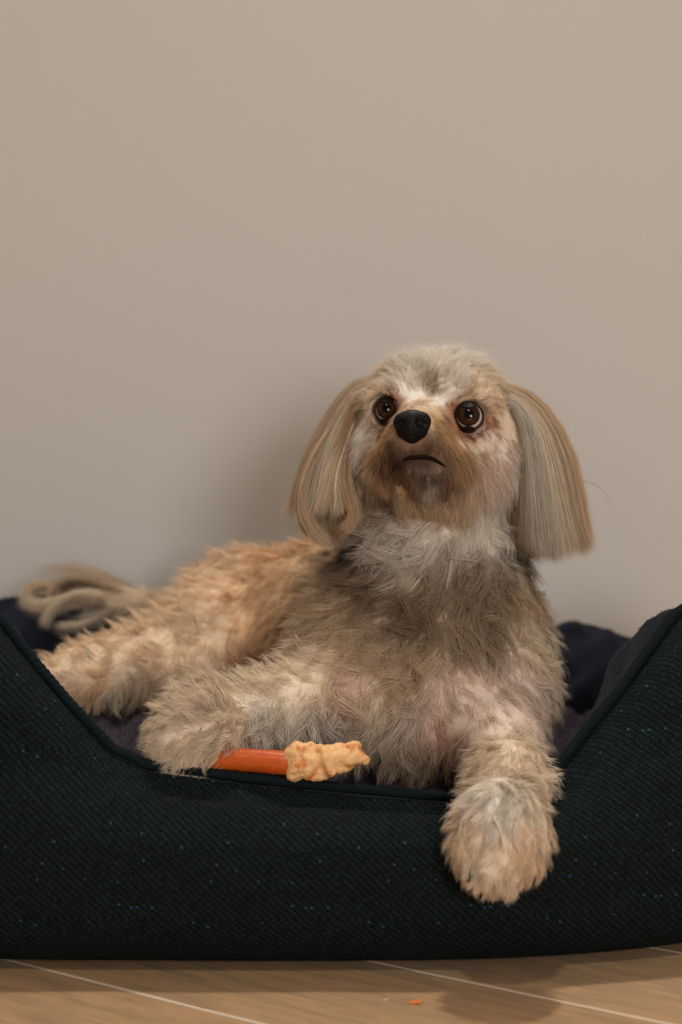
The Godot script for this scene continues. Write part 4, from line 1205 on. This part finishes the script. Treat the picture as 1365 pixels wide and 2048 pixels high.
	for e in [[right, right_in, 0.05, 360, 0.2, 0.1], [left, left_in, 0.22, 250, 0.30, 0.6]]:
		# the leather of the ear: a sheet with thickness behind the long hair
		var rows := []
		for side in [0, 1]:
			var list: Array = e[1].duplicate()
			if side == 1:
				list.reverse()
			for g in list:
				var cv := smooth_curve(PackedVector3Array(g[0]), 14)
				var row := PackedVector3Array()
				for k in 10:
					row.append(cv[k] + Vector3(0, 0, -0.004 + (0.0015 if side == 0 else -0.0015)))
				rows.append(row)
		var flap := part("ear", flip_if_needed(grid(rows, true), rows[1][5] + Vector3(0, 0, -0.001), true), mat(Color8(214, 188, 156), 0.9), o)
		flap.position = -o.position
		var c := Coat.new()
		curtain(c, e[0], e[3], 15, 0.005, 0.0021, 0.00034, e[2], 9, e[4], e[5])
		curtain(c, e[0], 700, 2, 0.007, 0.003, 0.00022, e[2] * 1.2)
		curtain(c, e[1], 240, 13, 0.005, 0.0024, 0.00036, 0.06, 9, 0.15, 0.3)
		if e[0] == left:
			for q in curls:
				curtain(c, [q[0], q[1]], q[2], 10, 0.004, 0.0019, 0.00028, 0.09, 12, 0.25, 0.5)
		part("ear_hair", c.mesh(), hair, flap).set_meta("kind", "stuff")


func tail(o: Node3D, hair: Material) -> void:
	var path := smooth_curve(PackedVector3Array([Vector3(-0.1600, 0.2102, -1.4300), Vector3(-0.1981, 0.2129, -1.4600), Vector3(-0.2305, 0.2246, -1.4750), Vector3(-0.2548, 0.2291, -1.4800), Vector3(-0.2759, 0.2220, -1.4800)]), 20)
	var thin := func(t: float, _a: float) -> float:
		return 0.009 * (1.0 - 0.75 * t)
	var bone := part("tail", tube(path, thin, 10), mat(Color8(205, 172, 134), 0.9), o)
	bone.position = -o.position
	var c := Coat.new()
	for q in [
		[[[Vector3(-0.1829, 0.2135, -1.4500), Vector3(-0.2134, 0.2282, -1.4700), Vector3(-0.2430, 0.2371, -1.4800), Vector3(-0.2680, 0.2340, -1.4750), Vector3(-0.2764, 0.2205, -1.4650), Vector3(-0.2643, 0.2104, -1.4550)], "ear"], [[Vector3(-0.1875, 0.2121, -1.4500), Vector3(-0.2173, 0.2238, -1.4650), Vector3(-0.2484, 0.2310, -1.4700), Vector3(-0.2638, 0.2252, -1.4650), Vector3(-0.2643, 0.2161, -1.4600), Vector3(-0.2505, 0.2118, -1.4550)], "taupe"], 60, 0.003],
		[[[Vector3(-0.1898, 0.2117, -1.4500), Vector3(-0.2166, 0.2203, -1.4600), Vector3(-0.2421, 0.2240, -1.4600), Vector3(-0.2643, 0.2164, -1.4550), Vector3(-0.2874, 0.2132, -1.4550), Vector3(-0.2986, 0.2222, -1.4600)], "earw"], [[Vector3(-0.1921, 0.2098, -1.4500), Vector3(-0.2205, 0.2164, -1.4550), Vector3(-0.2505, 0.2160, -1.4550), Vector3(-0.2726, 0.2098, -1.4500), Vector3(-0.2910, 0.2135, -1.4500), Vector3(-0.3013, 0.2234, -1.4550)], "ear"], 45, 0.003],
		[[[Vector3(-0.1935, 0.2089, -1.4500), Vector3(-0.2108, 0.2078, -1.4520), Vector3(-0.2266, 0.2015, -1.4500), Vector3(-0.2445, 0.1962, -1.4470), Vector3(-0.2653, 0.1955, -1.4450)], "earw"], [[Vector3(-0.1953, 0.2071, -1.4500), Vector3(-0.2119, 0.2043, -1.4500), Vector3(-0.2280, 0.1981, -1.4470), Vector3(-0.2488, 0.1936, -1.4450), Vector3(-0.2686, 0.1938, -1.4430)], "cream"], 26, 0.0015],
		[[[Vector3(-0.2235, 0.2254, -1.4600), Vector3(-0.2412, 0.2234, -1.4550), Vector3(-0.2588, 0.2144, -1.4500), Vector3(-0.2694, 0.2032, -1.4450), Vector3(-0.2722, 0.1901, -1.4430)], "cream"], [[Vector3(-0.2282, 0.2277, -1.4600), Vector3(-0.2482, 0.2252, -1.4550), Vector3(-0.2643, 0.2153, -1.4500), Vector3(-0.2735, 0.2046, -1.4450), Vector3(-0.2750, 0.1928, -1.4430)], "earw"], 30, 0.002],
		[[[Vector3(-0.2633, 0.2293, -1.4750), Vector3(-0.2787, 0.2342, -1.4700), Vector3(-0.2940, 0.2298, -1.4650), Vector3(-0.2977, 0.2208, -1.4600), Vector3(-0.2883, 0.2141, -1.4550)], "tan"], [[Vector3(-0.2647, 0.2272, -1.4700), Vector3(-0.2778, 0.2284, -1.4650), Vector3(-0.2875, 0.2254, -1.4600), Vector3(-0.2901, 0.2196, -1.4570), Vector3(-0.2828, 0.2150, -1.4550)], "ear"], 26, 0.002],
		[[[Vector3(-0.1760, 0.2167, -1.4500), Vector3(-0.2087, 0.2342, -1.4700), Vector3(-0.2430, 0.2493, -1.4800), Vector3(-0.2736, 0.2559, -1.4800), Vector3(-0.2924, 0.2479, -1.4800)], "tan"], [[Vector3(-0.1760, 0.2153, -1.4500), Vector3(-0.2087, 0.2310, -1.4700), Vector3(-0.2360, 0.2408, -1.4800), Vector3(-0.2642, 0.2446, -1.4800), Vector3(-0.2853, 0.2371, -1.4800)], "tan"], 9, 0.006],
	]:
		curtain(c, [q[0], q[1]], q[2], 9, q[3] * 2.4, 0.0034, 0.00036, 0.2, 9, 0.2, 0.3)
		curtain(c, [q[0], q[1]], q[2], 3, q[3] * 4.0 + 0.004, 0.006, 0.0003, 0.3, 9, 0.2)
	part("tail_hair", c.mesh(), hair, bone).set_meta("kind", "stuff")


func claws(o: Node3D) -> void:
	var horn := mat(Color8(38, 30, 27), 0.35)
	for q in [[Vector3(0.0815, 0.0877, -0.9670), Vector3(0.0792, 0.0808, -0.9580), Vector3(0.0775, 0.0752, -0.9560)], [Vector3(0.0912, 0.0805, -0.9730), Vector3(0.0902, 0.0751, -0.9680), Vector3(0.0888, 0.0705, -0.9670)], [Vector3(0.1017, 0.0820, -0.9730), Vector3(0.1018, 0.0764, -0.9680), Vector3(0.1017, 0.0723, -0.9670)],
			[Vector3(-0.0946, 0.1386, -1.0550), Vector3(-0.0924, 0.1360, -1.0460), Vector3(-0.0904, 0.1330, -1.0460)], [Vector3(-0.1067, 0.1385, -1.0560), Vector3(-0.1068, 0.1354, -1.0500), Vector3(-0.1075, 0.1327, -1.0500)], [Vector3(-0.1143, 0.1429, -1.0580), Vector3(-0.1157, 0.1398, -1.0520), Vector3(-0.1170, 0.1364, -1.0520)]]:
		var taper := func(t: float, _a: float) -> float:
			return 0.0026 * (1.0 - 0.8 * t)
		part("claw", tube(smooth_curve(PackedVector3Array(q), 8), taper, 8), horn, o).position = -o.position


func whiskers(o: Node3D) -> void:
	var horn := mat(Color8(30, 22, 18), 0.4)
	var thin := func(t: float, _a: float) -> float:
		return 0.00016 * (1.0 - 0.75 * t)
	for q in [[Vector3(0.0224, 0.3427, -1.1300), Vector3(0.0140, 0.3352, -1.1200), Vector3(0.0084, 0.3263, -1.1200)], [Vector3(0.0242, 0.3391, -1.1300), Vector3(0.0140, 0.3280, -1.1180), Vector3(0.0080, 0.3199, -1.1180)], [Vector3(0.0207, 0.3339, -1.1350), Vector3(0.0116, 0.3264, -1.1250), Vector3(0.0077, 0.3175, -1.1250)], [Vector3(0.0787, 0.3386, -1.1150), Vector3(0.0916, 0.3311, -1.1000), Vector3(0.0990, 0.3195, -1.1000)], [Vector3(0.0895, 0.3521, -1.1400), Vector3(0.0973, 0.3461, -1.1250), Vector3(0.1009, 0.3407, -1.1250)],
			[Vector3(0.0844, 0.3481, -1.1300), Vector3(0.0911, 0.3428, -1.1150), Vector3(0.1007, 0.3396, -1.1150)], [Vector3(0.0921, 0.3909, -1.1500), Vector3(0.0981, 0.3969, -1.1350), Vector3(0.1003, 0.4037, -1.1350)], [Vector3(0.0708, 0.3014, -1.1300), Vector3(0.0748, 0.2943, -1.1200), Vector3(0.0773, 0.2922, -1.1200)], [Vector3(0.1803, 0.3242, -1.1900), Vector3(0.1954, 0.3185, -1.1900), Vector3(0.2067, 0.3015, -1.1900)]]:
		part("whisker", tube(smooth_curve(PackedVector3Array(q), 8), thin, 5), horn, o).position = -o.position


# ---------------------------------------------------------------- the chew and the crumbs
func chew() -> void:
	var o := base("chew_stick", Vector3(-0.0548, 0.1207, -1.0620))
	tag(o, "orange chew stick with a frayed pale end under the dog's paw", "dog chew")
	var a := Vector3(-0.0946, 0.1333, -1.0550)
	var b := Vector3(-0.0290, 0.1329, -1.0450)
	var path := smooth_curve(PackedVector3Array([a, a.lerp(b, 0.3) + Vector3(0, 0.0015, 0), a.lerp(b, 0.7) + Vector3(0, 0.001, 0), b]), 40)
	var thick := func(t: float, an: float) -> float:
		var r := 0.0083 * sqrt(clampf(1.0 - pow(absf(t * 2.0 - 1.0), 8.0), 0.02, 1.0)) * (0.86 + 0.14 * t)
		return r * (1.0 + 0.05 * wob.get_noise_3d(t * 9.0, cos(an), sin(an)))
	var m := mat(Color8(206, 90, 28), 0.32, 0.5)
	part("stick", tube(path, thick, 24), m, o).position = -o.position
	# the chewed end: a ragged lump of rawhide
	var balls := []
	var r := RandomNumberGenerator.new()
	r.seed = 4
	for q in [[Vector3(-0.0320, 0.1382, -1.0450), Vector3(-0.0306, 0.1286, -1.0430), 0.0068], [Vector3(-0.0273, 0.1398, -1.0430), Vector3(-0.0253, 0.1309, -1.0410), 0.0080], [Vector3(-0.0233, 0.1405, -1.0430), Vector3(0.0058, 0.1411, -1.0430), 0.0058], [Vector3(-0.0213, 0.1363, -1.0400), Vector3(0.0078, 0.1386, -1.0420), 0.0062],
			[Vector3(-0.0213, 0.1305, -1.0430), Vector3(0.0025, 0.1332, -1.0430), 0.0062], [Vector3(-0.0226, 0.1276, -1.0410), Vector3(-0.0107, 0.1261, -1.0420), 0.0040], [Vector3(0.0058, 0.1391, -1.0430), Vector3(0.0161, 0.1362, -1.0430), 0.0034], [Vector3(0.0025, 0.1422, -1.0450), Vector3(0.0098, 0.1455, -1.0450), 0.0032], [Vector3(-0.0233, 0.1418, -1.0430), Vector3(-0.0207, 0.1454, -1.0430), 0.0028], [Vector3(-0.0107, 0.1406, -1.0380), Vector3(-0.0067, 0.1287, -1.0360), 0.0042]]:
		balls.append([q[0], q[1], q[2], q[2] * 0.92])
	var s := net(balls, 0.003, 0.0008, [[Vector3(-0.0047, 0.1330, -1.0300), 0.0045, 0.002], [Vector3(-0.0139, 0.1412, -1.0300), 0.004, 0.002]])
	for i in s.v.size():
		var p := s.v[i]
		s.v[i] += s.n[i] * (0.0020 * wob.get_noise_3d(p.x * 95.0, p.y * 95.0, p.z * 95.0) + 0.0005 * wob2.get_noise_3d(p.x * 420.0, p.y * 420.0, p.z * 420.0))
	var col := PackedColorArray()
	var pale := Color8(248, 196, 134).srgb_to_linear()
	var deep := Color8(222, 116, 44).srgb_to_linear()
	for p in s.v:
		col.append(pale.lerp(deep, smoothstep(0.1, 0.6, wob2.get_noise_3d(p.x * 75.0, p.y * 75.0, p.z * 75.0))))
	var m2 := mat(Color.WHITE, 0.5, 0.4)
	m2.vertex_color_use_as_albedo = true
	part("frayed_end", surface(s.v, s.idx, PackedVector2Array(), col), m2, o).position = -o.position


func crumbs() -> void:
	var m := mat(Color8(228, 132, 60), 0.5)
	var m2 := mat(Color8(214, 178, 140), 0.6)
	for q in [[Vector3(0.0445, 0.0, -0.9605), 0.0030, m, "small orange crumb of the chew on the floor boards in front of the bed"], [Vector3(0.027, 0.0, -0.9675), 0.0014, m2, "tiny pale crumb on the floor left of the orange crumb"]]:
		var at: Vector3 = q[0]
		var r: float = q[1]
		var b := []
		for k in [[0, 0.4, 0, 0.5], [0.9, 0.5, 0.2, 0.45], [-0.8, 0.3, 0.1, 0.35], [1.5, 0.9, 0.0, 0.3]]:
			var p := Vector3(k[0], k[1], k[2]) * r
			b.append([p, p, k[3] * r, k[3] * r])
		var s := net(b, r * 0.4, r * 0.12)
		var o := part("crumb", surface(s.v, s.idx), q[2], self)
		o.position = at
		tag(o, q[3], "crumb")
